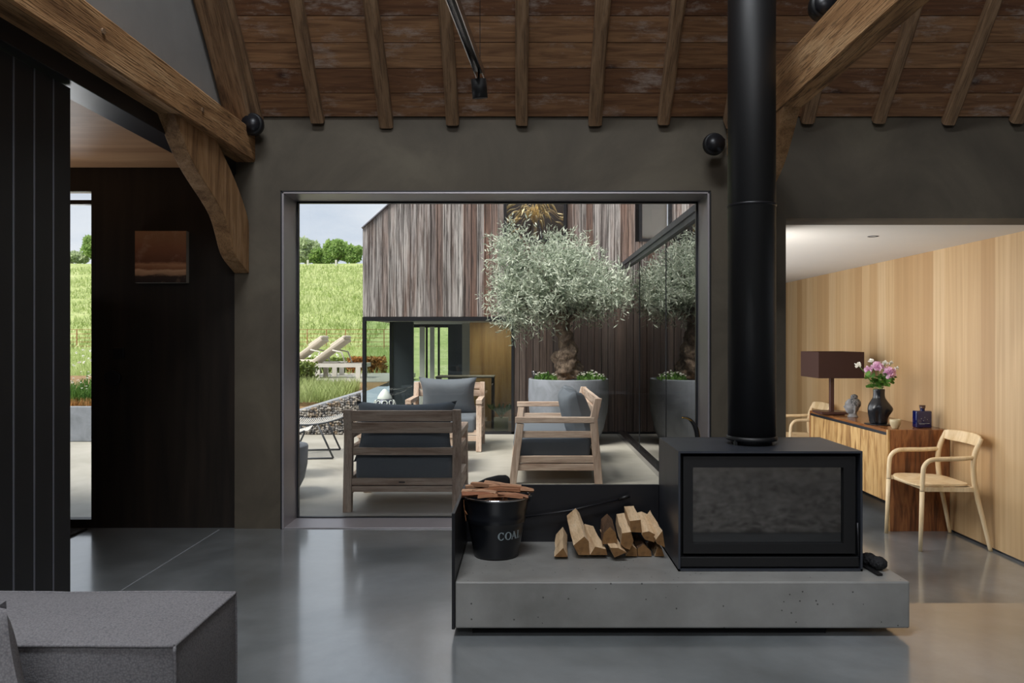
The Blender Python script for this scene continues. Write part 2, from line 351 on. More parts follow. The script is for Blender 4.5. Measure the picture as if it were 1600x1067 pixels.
def leafm(name, c1, c2, rough=.55, trans=.25, sc=9):
    k = NT(name); g = k.noise(k.co(), sc, 4, .7); c = k.ramp(g, [(.35, srgb(c1)), (.65, srgb(c2))]); k.base(c); k.rough(rough)
    k.b.inputs['Specular IOR Level'].default_value = .3
    tl = k.n('ShaderNodeBsdfTranslucent'); k.l(c, tl.inputs[0]); mx = k.n('ShaderNodeMixShader'); mx.inputs[0].default_value = trans
    k.l(k.b.outputs[0], mx.inputs[1]); k.l(tl.outputs[0], mx.inputs[2]); k.l(mx.outputs[0], k.o.inputs['Surface']); return k.m
M['olive'] = leafm('olive leaves', '#a3b3a0', '#eef3e4', sc=25)
M['tree'] = leafm('tree leaves', '#86a860', '#b5cb86', sc=1.2, trans=.4)
M['tree2'] = leafm('pale tree leaves', '#abbd92', '#d3dcbc', sc=1.2, trans=.4)
M['hedge'] = leafm('hedge leaves', '#4f6630', '#93a352', sc=6)
M['autumn'] = leafm('rust tinted leaves', '#8b6b3a', '#c08a50', sc=6)
M['grassb'] = leafm('grass blades', '#93a85c', '#c6cf98', sc=.8)
M['flora'] = leafm('flower foliage', '#3f6a2a', '#6b9140')
M['petal_w'] = leafm('white petals', '#e9e8df', '#fbfaf5')
M['petal_p'] = leafm('pink petals', '#eebfe0', '#ffeaf8', sc=30)
M['stem'] = flat('green stem', '#5d8a3a', .6)
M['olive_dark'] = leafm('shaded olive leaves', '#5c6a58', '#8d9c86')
k = NT('olive bark'); v = k.co((1, 1, .6)); g = k.noise(v, 22, 7, .7, 1.5); k.base(k.ramp(g, [(.35, srgb('#4c4037')), (.55, srgb('#8a7765')), (.7, srgb('#b3a18c'))])); k.rough(.95); k.bump(g, 1, .03); M['bark'] = k.m
k = NT('fibre stone planter'); v = k.co(); g = k.noise(v, 5, 8, .65, .8); k.base(k.ramp(g, [(.3, srgb('#70767c')), (.7, srgb('#9096a0'))])); k.rough(.75); k.bump(k.noise(v, 60, 3), .1); M['planter'] = k.m
k = NT('gabion stone'); v = k.co(); w = k.vor(v, 18, out='Color'); sp = k.n('ShaderNodeSeparateColor'); k.l(w, sp.inputs[0])
k.base(k.ramp(sp.outputs[0], [(0, srgb('#5b5a5c')), (.35, srgb('#8d8b8a')), (.65, srgb('#b3aea6')), (1, srgb('#8c7860'))])); k.rough(.9); k.bump(k.noise(v, 70, 3), .5); M['stone'] = k.m
M['rope'] = flat('pale rope', '#dcdad5', .8)
M['tube'] = flat('dark tube frame', '#3a3f45', .45)
M['log_end'] = wood('split log end grain', ['#5a3d22', '#83603a', '#9d784f'], 1, .7, 14, .85, .3, dark=.25)
M['log_side'] = wood('split log side', ['#b08e69', '#d6b994', '#ead6b8'], 1, 9, 5, .85, .4, dark=.2)
M['log_bark'] = wood('log bark', ['#3a281b', '#59412d', '#6d523a'], 1, 3, 16, .95, .8)
M['kindling'] = wood('kindling', ['#8a5a40', '#b27e5c', '#cba283'], 0, 9, 8, .8, .3, dark=.25)
k = NT('split kindling'); oi = k.n('ShaderNodeObjectInfo'); g = k.noise(k.co((1, 9, 9)), 9, 5, .7); c = k.ramp(oi.outputs['Random'], [(0, srgb('#8f5638')), (.35, srgb('#b5805c')), (.6, srgb('#cda584')), (1, srgb('#9c6142'))]); k.base(k.mix(k.ramp(g, [(.4, (0, 0, 0)), (.65, (.6, .6, .6))]), c, srgb('#6b3d27'))); k.rough(.8); M['kindling'] = k.m
M['enamel'] = flat('black enamel', '#15171c', .3, var=.1)
M['letter'] = flat('grey lettering', '#93a0a6', .6)
M['ply'] = wood('plywood soffit', ['#8d6544', '#a97f5a', '#b98f68'], 0, 5, 2.5, .5, .05, dark=.1)
M['shade'] = fabric('brown linen shade', '#3f2c26', 500, .12)
M['walnut'] = flat('dark walnut', '#4a3028', .35)
k = NT('carved grey stone'); v = k.co(); g = k.vor(v, 90); k.base(k.ramp(k.noise(v, 20, 4), [(.3, srgb('#5c5c5c')), (.7, srgb('#8b8988'))])); k.rough(.85); M['buddha'] = k.m
k = NT('carved curls'); v = k.co(); g = k.vor(v, 85); k.base(k.ramp(g, [(.1, srgb('#8b8988')), (.7, srgb('#424242'))])); k.rough(.85); k.bump(g, -1, .01); M['curls'] = k.m
M['ceramic'] = flat('black glazed ceramic', '#17181c', .27, var=.1)
M['cup'] = flat('cream stoneware', '#b9aa88', .45)
k = NT('cobalt glass'); k.base(srgb('#101648')); k.rough(.05); k.b.inputs['Specular IOR Level'].default_value = .8; M['cobalt'] = k.m
M['chrome'] = flat('bright metal', '#d5d6da', .15, metal=1, var=.02)
M['gold'] = flat('brass edge', '#b9954e', .25, metal=1)
M['pot'] = flat('woven straw pot', '#b8ab78', .85, bump=.6, bscale=120)
M['pampas'] = flat('dried grasses', '#f8e3b4', .9)
M['blind'] = flat('pale roller blind', '#f2fbff', .8, var=.03)
M['brown_panel'] = wood('brown timber panel', ['#9a703f', '#b58a53', '#c39a61'], 2, 12, 2, .5, .05, dark=.15)
M['ceramic_w'] = flat('white ceramic lantern', '#c9d3cd', .5)
M['lounge_w'] = flat('white sunlounger frame', '#cfccc5', .6)
M['lounge_c'] = fabric('cream lounger fabric', '#cfc6b7')
M['rust'] = flat('rusty estate rail', '#9b6f4c', .8)
k = NT('painted seascape'); tcn = k.n('ShaderNodeTexCoord'); sp = k.n('ShaderNodeSeparateXYZ'); k.l(tcn.outputs['Object'], sp.inputs[0])
nn = k.noise(k.co((3, 1, 9)), 3, 5, .6); zz = k.math('ADD', sp.outputs[2], k.math('MULTIPLY', k.math('SUBTRACT', nn, .5), .05)); zz = k.math('DIVIDE', zz, .3)
c = k.ramp(zz, [(.0, srgb('#241a16')), (.13, srgb('#38271e')), (.17, srgb('#b38a68')), (.24, srgb('#d0a580')), (.28, srgb('#8f5a38')), (.36, srgb('#b78560')), (.42, srgb('#6b3f28')), (.7, srgb('#8c5a3c')), (1, srgb('#a3744f'))])
cl = k.noise(k.co((3, 1, 3)), 2.6, 6, .6); k.base(k.mix(k.ramp(cl, [(.55, (0, 0, 0)), (.75, (.5, .5, .5))]), c, srgb('#cfae92'))); k.rough(.5); M['paint'] = k.m
M['canvas'] = flat('canvas edge', '#a39c90', .8)
M['rug'] = None
k = NT('sheepskin'); v = k.co((1, 1, 1)); g = k.noise(k.co((1, 2.2, 1), (0, 0, .5)), 9, 8, .75, 2.0); k.base(k.ramp(g, [(.42, srgb('#5d5850')), (.58, srgb('#f7f2ea'))])); k.rough(.95); k.bump(g, 1, .03); M['rug'] = k.m
M['cone'] = flat('black iron cone', '#17171a', .7, bump=1, bscale=90)
M['twine'] = flat('brown twine', '#8a5a35', .9)
M['doormat'] = flat('coir doormat', '#2e2a26', .95, bump=.8, bscale=200)

# ================================================================== big structure
YW = 4.725; TH = .28; PIT = -.37; YP = 3.39
XL, XR = -1.439, 1.094; ZT = 1.997; RX = 1.549; RZ = 1.842; WX = 3.312; SA = math.radians(48)
ZE = 2.453
# floors
mb = MB().box(-6, 1.2, -3.6, YW+TH+.02, -.12, 0).box(1.2, 4.4, -3.6, YP, -.12, 0)
struct(mb.build('floor', M['floor']))
mb = MB().box(1.17, 1.2, YP, YW+TH, PIT, -.12).box(1.2, 4.4, YP-.03, YP, PIT, -.12)
struct(mb.build('trim_1', M['floor']))
struct(MB().box(1.13, 3.42, YP-.03, 13.2, PIT-.1, PIT).build('floor', M['floor']))
struct(MB().box(-1.806, -1.800, -1, 4.70, .0, .0015).build('trim_2', M['gravel']))
# main wall with the big opening and the dining opening
def wall_boxes():
    mb = MB(); y0, y1 = YW, YW+TH
    mb.box(-1.722, XL, y0, y1, 0, ZE+.15); mb.box(XL, XR, y0, y1, ZT, ZE+.15); mb.box(XR, RX, y0, y1, PIT, ZE+.15)
    mb.box(RX, 4.4, y0, y1, RZ, ZE+.15); mb.box(WX+.02, 4.4, y0, y1, PIT, RZ)
    return mb
struct(wall_boxes().build('wall_front', M['clay']))
# gable/side/rear walls
struct(MB().box(4.3, 4.45, -3.6, YW, -.1, 6.6).build('wall_right', M['clay']))
mb = MB().box(-6, 4.4, -3.75, -3.6, 0, 3.5).box(-6, -1.7, -3.75, -3.6, 3.5, 6.6).box(4.1, 4.4, -3.75, -3.6, 3.5, 6.6).box(-6, 4.4, -3.75, -3.6, 5.3, 6.6)
struct(mb.build('wall_back', M['plaster']))
w3 = struct(MB().box(-1.7, 4.1, -3.72, -3.66, 3.5, 3.56).box(-1.7, 4.1, -3.72, -3.66, 5.24, 5.3).box(-1.7, -1.64, -3.72, -3.66, 3.5, 5.3).box(4.04, 4.1, -3.72, -3.66, 3.5, 5.3).box(1.17, 1.23, -3.72, -3.66, 3.5, 5.3).build('added_rear_window', M['frame']))  # unseen window frame added to go with the rear fill lamp
# plaster gable panel over the left tie beam
struct(MB().box(-1.84, -1.74, -3.6, YW, 2.16, 6.6).build('wall_left', M['plaster']))
struct(MB().box(-6.1, -6, -3.6, YW, 0, 3).build('wall_left', M['plaster']))
# pitched boarded ceiling: local x = world x, local y = up the slope
def slope_mat(y0=YW, z0=ZE, sgn=1):
    x = Vector((1, 0, 0)); y = Vector((0, -math.cos(SA)*sgn, math.sin(SA))); z = x.cross(y)
    m = Matrix((x, y, z)).transposed().to_4x4(); m.translation = Vector((0, y0, z0)); return m
mb = MB(); L = 8.0; nb = int(L/.147)
for i in range(nb):
    mb.box(-1.85, 4.45, i*.147+.0022, (i+1)*.147-.0022, -.012-.003*(i % 2), .02)
# normals: local z of slope_mat points down/outward depending on handedness, so make boards two-sided solid
struct(mb.build('ceiling', M['boards'], mw=slope_mat()))
ridge = Vector((0, YW-L*math.cos(SA), ZE+L*math.sin(SA)))
mb = MB(); mb.add([(-1.9, YW+.3, ZE-.25+.1), (4.5, YW+.3, ZE-.25+.1), (4.5, ridge.y, ridge.z+.12), (-1.9, ridge.y, ridge.z+.12), (4.5, -3.8, ridge.z-2.6), (-1.9, -3.8, ridge.z-2.6)], [(0, 1, 2, 3), (3, 2, 4, 5)])
mb2 = MB(); mb2.add([(-6.2, -3.8, ridge.z-2.8), (4.5, -3.8, ridge.z-2.8), (4.5, ridge.y, ridge.z+.2), (-6.2, ridge.y, ridge.z+.2), (4.5, YW+.35, ZE-.02+.1), (-1.9, YW+.35, ZE-.02+.1)], [(0, 1, 2, 3), (3, 2, 4, 5)])
struct(mb2.build('ceiling', M['boards']))
struct(MB().box(-6.1, -1.86, -3.6, YW+TH, 2.147, 2.25).build('ceiling', M['ply']))
# hall end: sidelight, front door
HY = 4.745
dr = struct(MB().box(-2.555, -1.724, HY, HY+.07, .0, 2.147).build('door_1', M['door'], origin=(-2.1, HY, 0)))
def dpart(mb, name, mat, **kw):
    o = mb.build(name, mat, **kw); o.parent = dr; o.matrix_parent_inverse = Matrix.Translation((2.1, -HY, 0)); return o
mb = MB(); mb.tube([(-2.433, HY-.0, .897), (-2.433, HY-.05, .897)], .016, 16); mb.lathe([(.0, 0), (.030, 0), (.034, .008), (.030, .016), (0, .018)], 24)
kp = MB().tube([(-2.433, HY-.004, .897), (-2.433, HY-.03, .897)], [.018, .018], 20).tube([(-2.433, HY-.03, .897), (-2.433, HY-.055, .897)], [.045, .045], 28)
dpart(kp, 'door_knob', M['steel'])
dpart(MB().box(-2.447, -2.385, HY-.012, HY, 1.01, 1.075), 'lock_plate', M['steel'], bevel=.003)
wn2 = struct(MB().box(-3.3, -2.555, HY, HY+.07, 2.005, 2.147).box(-2.583, -2.556, HY, HY+.07, 0, 2.005).box(-3.3, -2.58, HY+.01, HY+.06, 1.93, 1.955).box(-3.3, -2.58, HY, HY+.07, -.0, .05).build('window_2', M['door']))
o = MB().box(-3.3, -2.58, HY+.03, HY+.036, .05, 2.0).build('pane', M['glass']); o.parent = wn2
struct(MB().box(-6.1, -3.3, HY, HY+.2, 0, 2.2).build('wall_hall', M['door']))
tag(MB().box(-3.3, -2.58, 4.15, 4.70, 0, .012).build('doormat', M['doormat'], bevel=.004), 'dark coir doormat inside the sidelight by the front door', 'doormat')
# painting on the door
pt = thing('painting', 'small square brown abstract seascape canvas hung on the dark front door', 'painting', (-2.1465, HY, 1.458))
MB().box(-.155, .147, -.042, -.002, .0, .305).build('canvas', M['canvas'], pt)
MB().box(-.155, .147, -.0432, -.042, .0, .305).build('painted_face', M['paint'], pt)
# lining of the big opening
w1 = struct(MB().box(XL, XL+.012, YW-.012, YW+TH, 0, ZT).box(XR-.012, XR, YW-.012, YW+TH, 0, ZT).box(XL, XR, YW-.012, YW+TH, ZT-.012, ZT).box(XL, XR, YW+.0, YW+TH, -.0, .006).build('window_1', M['bronze'], bevel=.002))
o = MB().box(XL-.006, XL+.001, YW-.014, YW, 0, ZT+.006).box(XR-.001, XR+.006, YW-.014, YW, 0, ZT+.006).box(XL-.006, XR+.006, YW-.014, YW, ZT-.001, ZT+.006).build('edge_trim', M['frame']); o.parent = w1
y1 = YW+TH-.012
o = MB().box(XL+.010, XL+.022, y1-.01, y1+.02, 0, ZT-.01).box(XR-.022, XR-.010, y1-.01, y1+.02, 0, ZT-.01).box(XL+.01, XR-.01, y1-.01, y1+.02, ZT-.022, ZT-.010).box(XL+.01, XR-.01, y1-.01, y1+.02, .005, .012).build('window_frame', M['frame']); o.parent = w1
o = MB().box(XL+.02, XR-.02, y1, y1+.006, .012, ZT-.02).build('pane', M['glass']); o.parent = w1
# dining room shell
struct(MB().box(WX, WX+.1, 5.0, 13.2, PIT+.018, RZ).build('wall_dining', M['oakwall']))
struct(MB().box(WX+.012, WX+.1, YW+TH, 13.2, PIT, PIT+.02).build('baseboard_right', M['frame']))
struct(MB().box(1.175, 3.45, YW+TH, 13.2, RZ, RZ+.16).build('ceiling', M['white']))
struct(MB().box(1.1, 3.42, 13.1, 13.2, PIT, RZ).build('wall_far', M['blackpanel']))
struct(MB().box(1.16, 1.24, 9.5, 13.2, PIT, RZ).build('wall_inner', M['blackpanel']))
tag(MB().lathe([(.036, 0), (.036, -.004), (.028, -.004), (.028, .03), (0, .03)], 24).build('recessed_downlight', M['frame'], loc=(2.427, 5.55, RZ+.001)), 'small round recessed downlight in the white dining ceiling', 'light')
# glass side wall of the dining room
gw = struct(MB().box(1.10, 1.17, 5.01, 9.48, 1.955, 2.0).box(1.115, 1.17, 5.01, 9.48, 1.915, 1.955).build('window_4', M['steel_blue']))
o = MB().box(1.09, 1.18, 5.01, 9.48, .0, .045).box(1.12, 1.16, 5.01, 9.48, PIT, .0).build('floor_track', M['alu']); o.parent = gw
o = MB().box(1.138, 1.150, 5.01, 9.48, .03, 1.93).build('pane', M['side_glass']); o.parent = gw
mb = MB()
for y in (6.42, 7.9): mb.box(1.134, 1.154, y-.004, y+.004, .03, 1.9)
o = mb.build('pane_joint', M['frame']); o.parent = gw

# ================================================================== timber structure
def rafter(px, label, w=.072, h=.08, seed=0, yend=0, L=4.6, xoff=0, group='roof rafters', crown=0):
    X = (px-VX)*YW/F + xoff
    ey = YW; # lower end against the wall
    down = Vector((0, -math.cos(SA), math.sin(SA))); nrm = Vector((0, math.sin(SA), math.cos(SA)))
    p0 = Vector((X, ey+.03, ZE)) - nrm*(h/2+.012) + down*(-.0) ; p0 = p0 - down*(yend)
    m, _ = frame_mat(p0, p0+down*L, up=nrm)
    return tag(rough_beam(L, w, h, .0045, .14, seed, .012, crown).build('roof_rafter', M['rafter'], mw=m), label, 'rafter', group)
ordn = ['first', 'second', 'third', 'fourth', 'fifth', 'sixth', 'seventh']
rx = [(402, 'short visible rafter tucked beside the left principal rafter'), (498, 'rafter ending above the left corner of the big window'),
      (604, 'knotty wavy rafter, second from left above the big window'), (708, 'straight squared rafter just left of the light track'),
      (816, 'rafter just right of the light track, above the olive tree'), (929, 'rafter with a chamfered foot, above the right half of the big window'),
      (1036, 'last rafter left of the black flue pipe'), (1150, 'rafter mostly hidden behind the black flue pipe'),
      (1259, 'rafter behind the right tie beam, right of the flue'), (1371, 'rafter left of the pair over the dining opening'),
      (1479, 'knotty rafter second from the right edge'), (1586, 'rafter at the far right edge of the ceiling')]
for i, (px, lb) in enumerate(rx): rafter(px, lb, seed=i+1, w=.078 if i in (2, 5) else .072, yend=(.0, .0, .03, .012, .012, .015, .008, .01, .0, .0, .01, .0)[i])
def principal(X0, X1, label, seed):
    down = Vector((0, -math.cos(SA), math.sin(SA))); nrm = Vector((0, math.sin(SA), math.cos(SA))); h = .15
    p0 = Vector(((X0+X1)/2, YW+.03, ZE))-nrm*(h/2+.012)
    m, _ = frame_mat(p0, p0+down*4.6, up=nrm); return tag(rough_beam(4.6, X1-X0, h, .005, .14, seed).build('principal_rafter', M['rafter'], mw=m), label, 'rafter', 'principal rafters')
principal(-1.73, -1.58, 'thick principal rafter rising from the left tie beam', 31)
principal(1.18, 1.30, 'thick principal rafter half hidden behind the flue pipe', 32)
def tie(x0, x1, z0, z1, label, seed):
    m, L = frame_mat(((x0+x1)/2, -1.5, (z0+z1)/2), ((x0+x1)/2, YW+.02, (z0+z1)/2))
    o = rough_beam(L, x1-x0, z1-z0, .0018, .2, seed, .008).build('tie_beam', M['oak_beam'], mw=m); return tag(o, label, 'beam', 'oak tie beams'), m
t1, tm1 = tie(-1.80, -1.60, 2.175, 2.36, 'long oak tie beam crossing the top left corner', 41)
t2, tm2 = tie(1.20, 1.30, 2.205, 2.43, 'oak tie beam running in beside the black flue pipe on the right', 42)
# oak pegs in the left beam
for (y, z) in ((3.02, 2.29), (3.95, 2.26)):
    o = MB().tube([(-1.63, y, z), (-1.594, y, z)], .012, 12).build('peg', M['rafter']); o.parent = t1; o.matrix_parent_inverse = tm1.inverted()
def brace(x0, x1, flip, label, zt):
    inner = [(3.70, zt), (3.94, 1.99), (4.33, 1.80), (4.49, 1.61), (4.70, 1.52)]; outer = [(4.22, zt), (4.52, 2.006), (4.717, 1.82), (4.722, 1.66), (4.724, 1.515)]
    a = smooth_path([(0, p[0], p[1]) for p in inner], 6); b = smooth_path([(0, p[0], p[1]) for p in outer], 6); n = len(a); mb = MB(); vs = []
    for i in range(n):
        j = mnoise.noise((i*.4, x0, 1))*.006
        vs += [(x0, a[i].y+j, a[i].z), (x1, a[i].y+j, a[i].z), (x1, min(b[i].y, YW-.001), b[i].z), (x0, min(b[i].y, YW-.001), b[i].z)]
    fs = [(i*4+k, (i+1)*4+k, (i+1)*4+(k+1) % 4, i*4+(k+1) % 4) for i in range(n-1) for k in range(4)]+[(0, 1, 2, 3), ((n-1)*4+3, (n-1)*4+2, (n-1)*4+1, (n-1)*4)]
    mb.add(vs, fs); return tag(mb.build('curved_brace', M['brace'], bevel=.004), label, 'brace', 'curved oak braces')
brace(-1.72, -1.635, 0, 'curved oak brace under the left tie beam against the clay wall', 2.185)
brace(1.205, 1.285, 0, 'curved oak brace behind the flue pipe under the right tie beam', 2.21)
# steel beam over the folding partition
tag(MB().box(-1.855, -1.712, -1.5, YW-.002, 2.10, 2.178).build('steel_beam', M['steel'], bevel=.003), 'black steel track beam under the left oak tie beam', 'beam')
# dark boarded sliding partition
pn = thing('sliding_partition', 'tall black boarded sliding partition at the left edge', 'partition', (-1.78, 2.4, 0))
mb = MB(); mg = MB(); y = 3.09-2.4; k_ = 0
while y > -1.6:
    mb.box(-.02, .02, y-.112, y-.004, .01, 2.095); y -= .116
mb.box(-.020, .006, -1.62, .69, .01, 2.095)
mb.build('board_panel', M['blackpanel'], pn, bevel=.002)
y = 3.09-2.4-.116
while y > -1.6:
    mg.box(.010, .0212, y-.0035, y+.0035, .01, 2.095); y -= .116
mg.build('joint_strip', M['groove'], pn)
# black ball-shaped ceiling speakers
def speaker(loc, label, dirx):
    t = thing('ceiling_speaker', label, 'speaker', loc, 0, 'black round wall speakers')
    mb = MB(); mb.lathe([(0, -.05), (.035, -.048), (.055, -.03), (.064, .0), (.064, .02), (.058, .035), (0, .038)], 28)
    o = mb.build('housing', M['black'], t, rot=(PI/2, 0, 0)); MB().tube([(0, 0, 0), (dirx*.05, .05, .03), (dirx*.08, .09, .05)], .012, 10).build('bracket', M['black'], t)
    o2 = MB().lathe([(0, 0), (.050, 0), (.052, .004), (0, .006)], 28).build('grille', M['steel'], t, rot=(PI/2, 0, 0), loc=(0, -.038, 0)); return t
speaker((-1.575, 4.62, 1.12+336*4.62/F), 'black round speaker at the end of the left tie beam', -1)
speaker((1.09, 4.60, 1.12+305*4.60/F), 'black round speaker left of the flue pipe', 1)
speaker((1.28, 3.42, 2.55), 'black round speaker on top of the right tie beam, cut by the frame', 1)['category'] = 'speaker'
# hanging light track
p_end = Vector((-.200, 3.6, 2.318)); p_far = Vector((-.362, 1.2, 2.318)); lt = thing('light_track', 'slim aluminium light track with a black spotlight hung below the boards', 'light track', tuple(p_end))
d = p_far-p_end; m, L = frame_mat((0, 0, 0), d)
mb = MB().box(0, L, -.019, -.015, -.02, .02).box(0, L, .015, .019, -.02, .02).box(0, L, -.019, .019, .014, .02)
o = mb.build('rail', M['alu'], lt); o.matrix_local = m
o = MB().box(.0, L, -.006, .006, .004, .013).build('conductor', M['black'], lt); o.matrix_local = m
o = MB().tube([(.02, 0, .02), (.02, 0, 1.35)], .0015, 6).build('suspension_wire', M['steel'], lt); o.matrix_local = m
o = MB().tube([(1.6, 0, .02), (1.6, 0, 3.1)], .0015, 6).build('suspension_wire', M['steel'], lt); o.matrix_local = m
sp_ = MB().tube([(0, 0, .02), (0, 0, -.035)], .005, 8).tube([(0, -.012, -.035), (.006, .004, -.115)], [.034, .034], 24).build('spotlight', M['black'], lt, loc=(-.01, -.05, -.0))
sp_.location = (-.005, -.06, -.008)

# ================================================================== hearth and stove
ht = thing('hearth', 'raised pitted concrete hearth slab with black steel upstands', 'hearth', (.6, 3.3, 0))
def hb(mb, name, mat, **kw):
    mb.v = [(a-.6, b-3.3, c) for a, b, c in mb.v]; return mb.build(name, mat, ht, **kw)
hb(MB().box(-.262, 1.451, 3.0, 3.60, .033, .209), 'slab', M['hearth'], bevel=.006)
hb(MB().box(-.20, 1.15, 3.045, 3.55, 0, .034), 'plinth', M['soft_black'])
hb(MB().box(-.275, -.263, 2.997, 3.606, .03, .467), 'side_plate', M['steel'], bevel=.0015)
hb(MB().box(-.263, .606, 3.596, 3.606, .03, .467), 'back_plate', M['steel'], bevel=.0015)
st = thing('wood_stove', 'wide black steel box stove with glass door on the concrete hearth', 'stove', (.967, 3.36, .209))
def sb(mb, name, mat, par=None, **kw):
    mb.v = [(a-.967, b-3.36, c-.209) for a, b, c in mb.v]; return mb.build(name, mat, par or st, **kw)
x0, x1, y0, y1, z0, z1 = .604, 1.329, 3.133, 3.588, .2105, .682
sb(MB().box(x0, x1, y0, y1, z1-.008, z1).box(x0, x0+.008, y0, y1, z0, z1-.008).box(x1-.008, x1, y0, y1, z0, z1-.008).box(x0, x1, y1-.008, y1, z0, z1).box(x0, x1, y0, y1, z0, z0+.008), 'casing', M['steel_blue'])
sb(MB().box(x0+.008, x1-.008, y0+.045, y1-.01, z0+.008, z1-.008), 'firebox', M['soft_black'])
fx0, fx1, fz0, fz1 = x0+.022, x1-.024, .2765, .6595; gx0, gx1, gz0, gz1 = .664, 1.259, .3155, .616
mb = MB()
for (a, b, c_, d_) in ((fx0, fx1, gz1, fz1), (fx0, fx1, fz0, gz0), (fx0, gx0, gz0, gz1), (gx1, fx1, gz0, gz1)): mb.box(a, b, y0+.012, y0+.042, c_, d_)
dd = sb(mb, 'door', M['black'])
gp = MB().box(gx0, gx1, y0+.026, y0+.032, gz0, gz1); gp.v = [(a-.967, b-3.36, c-.209) for a, b, c in gp.v]; gp.build('glass_pane', M['stove_glass'], dd)
sb(MB().box(x0+.010, x1-.010, y0+.008, y0+.042, z0+.014, .2635), 'ash_drawer', M['black'], bevel=.002)
sb(MB().tube([(x1-.014, y0+.004, z0+.06), (x1-.018, y0+.004, .40)], .0045, 8), 'door_handle', M['steel'])
fl = thing('flue_pipe', 'tall matt black flue pipe rising from the stove to the roof', 'flue pipe', (.957, 3.36, .682))
MB().lathe([(.0985, .03), (.0985, 3.2)], 48, caps=True).build('pipe', M['black'], fl)
MB().lathe([(.084, .0), (.084, .03)], 40, caps=True).build('base_collar', M['black'], fl)
MB().lathe([(.09, .016), (.104, .018), (.1065, .024), (.104, .033), (.098, .036)], 48).build('bottom_ring', M['black'], fl)
zr = 1.12+(531-322)*3.36/F-.682
MB().lathe([(.098, zr-.006), (.1015, zr-.004), (.1025, zr), (.1015, zr+.004), (.098, zr+.006)], 48).build('joint_ring', M['steel'], fl)
MB().box(-.088, -.076, -.062, -.040, .0, .022).build('clip', M['black'], fl)

# coal bucket
SZ = .209
bk = thing('coal_bucket', 'black enamel coal bucket lettered in grey beside the hearth upstand', 'bucket', (-.121, 3.375, SZ))
R0, R1, HB = .093, .141, .256
def brad(z): return R0+(R1-R0)*z/HB
prof = [(0, .004), (R0-.006, .004), (R0, 0), (R0+.001, .012)]
for z in (.04, .08, .12, .148): prof.append((brad(z), z))
prof += [(brad(.152)+.004, .153), (brad(.158), .158), (brad(.164)+.004, .164), (brad(.17), .17), (brad(.2), .2), (brad(.25), .25)]
MB().lathe(prof, 48).lathe([(brad(.25)-.002, .25), (brad(.01)-.003, .01), (0, .01)], 48).build('body', M['enamel'], bk)
MB().lathe([(R1-.004, .250), (R1+.003, .250), (R1+.005, .255), (R1+.002, .259), (R1-.004, .257)], 48).build('rim', M['chrome'], bk)
hp = [(math.cos(a)*.145*.995, .143*math.sin(a)*-.55+0.02, .25-.02*math.sin(a)) for a in [i*PI/16 for i in range(17)]]
for s_ in (-1, 1): MB().box(s_*.146-.006, s_*.146+.006, -.012, .012, .225, .252).build('handle_lug', M['enamel'], bk, bevel=.002)
MB().tube([(math.cos(a)*.150, .150*math.sin(a)*.93, .243-.055*math.sin(a)) for a in [i*PI/20 for i in range(21)]], .0025, 8).build('wire_handle', M['steel'], bk)
# lettering as serif outlines wrapped round the bucket
def arc_strip(cx, cz, rx_, rz_, a0, a1, w0, w1, n=18):
    out = []
    for i in range(n+1):
        t = a0+(a1-a0)*i/n; k2 = abs(math.cos(t)); w = w0+(w1-w0)*k2
        out.append(((cx+(rx_+w/2)*math.cos(t), cz+(rz_+w0*.5)*math.sin(t)), (cx+(rx_-w/2)*math.cos(t), cz+(rz_-w0*.5)*math.sin(t))))
    return out
def q(a, b, c_, d_): return [((a), (b)), ((d_), (c_))]
Cw = arc_strip(.42, .5, .36, .46, math.radians(42), math.radians(318), .09, .24)
Ow = arc_strip(.45, .5, .38, .46, 0, 2*PI, .09, .24, 28)
def rect(x0_, x1_, z0_, z1_, sh=0): return [((x0_, z0_), (x1_, z0_)), ((x0_+sh, z1_), (x1_+sh, z1_))]
letters = [([Cw, rect(.66, .74, .68, .95), rect(.70, .745, .12, .3)], 0), ([Ow], .95),
           ([rect(.05, .14, .04, .98, .36), rect(.64, .88, .04, .98, -.36), rect(.22, .68, .32, .38), rect(0, .24, 0, .05), rect(.6, .94, 0, .05)], 1.9),
           ([rect(.12, .34, 0, 1), rect(.02, .42, .95, 1), rect(.02, .72, 0, .06), rect(.66, .72, 0, .3)], 2.86)]
lh = .034; mb = MB()
for strips, off in letters:
    for stp in strips:
        vs = []; 
        for a, b in stp:
            for (u, w_) in (a, b):
                z = .088+w_*lh; th = math.radians(-84)+((u+off)*lh*.90)/brad(z); r = brad(z)+.0012; vs.append((r*math.cos(th), r*math.sin(th), z))
        mb.add(vs, [(2*i, 2*i+1, 2*i+3, 2*i+2) for i in range(len(stp)-1)])
o = mb.build('lettering', M['letter'], bk); sm = o.modifiers.new('t', 'SOLIDIFY'); sm.thickness = .0008; o['label'] = 'grey painted word COAL'
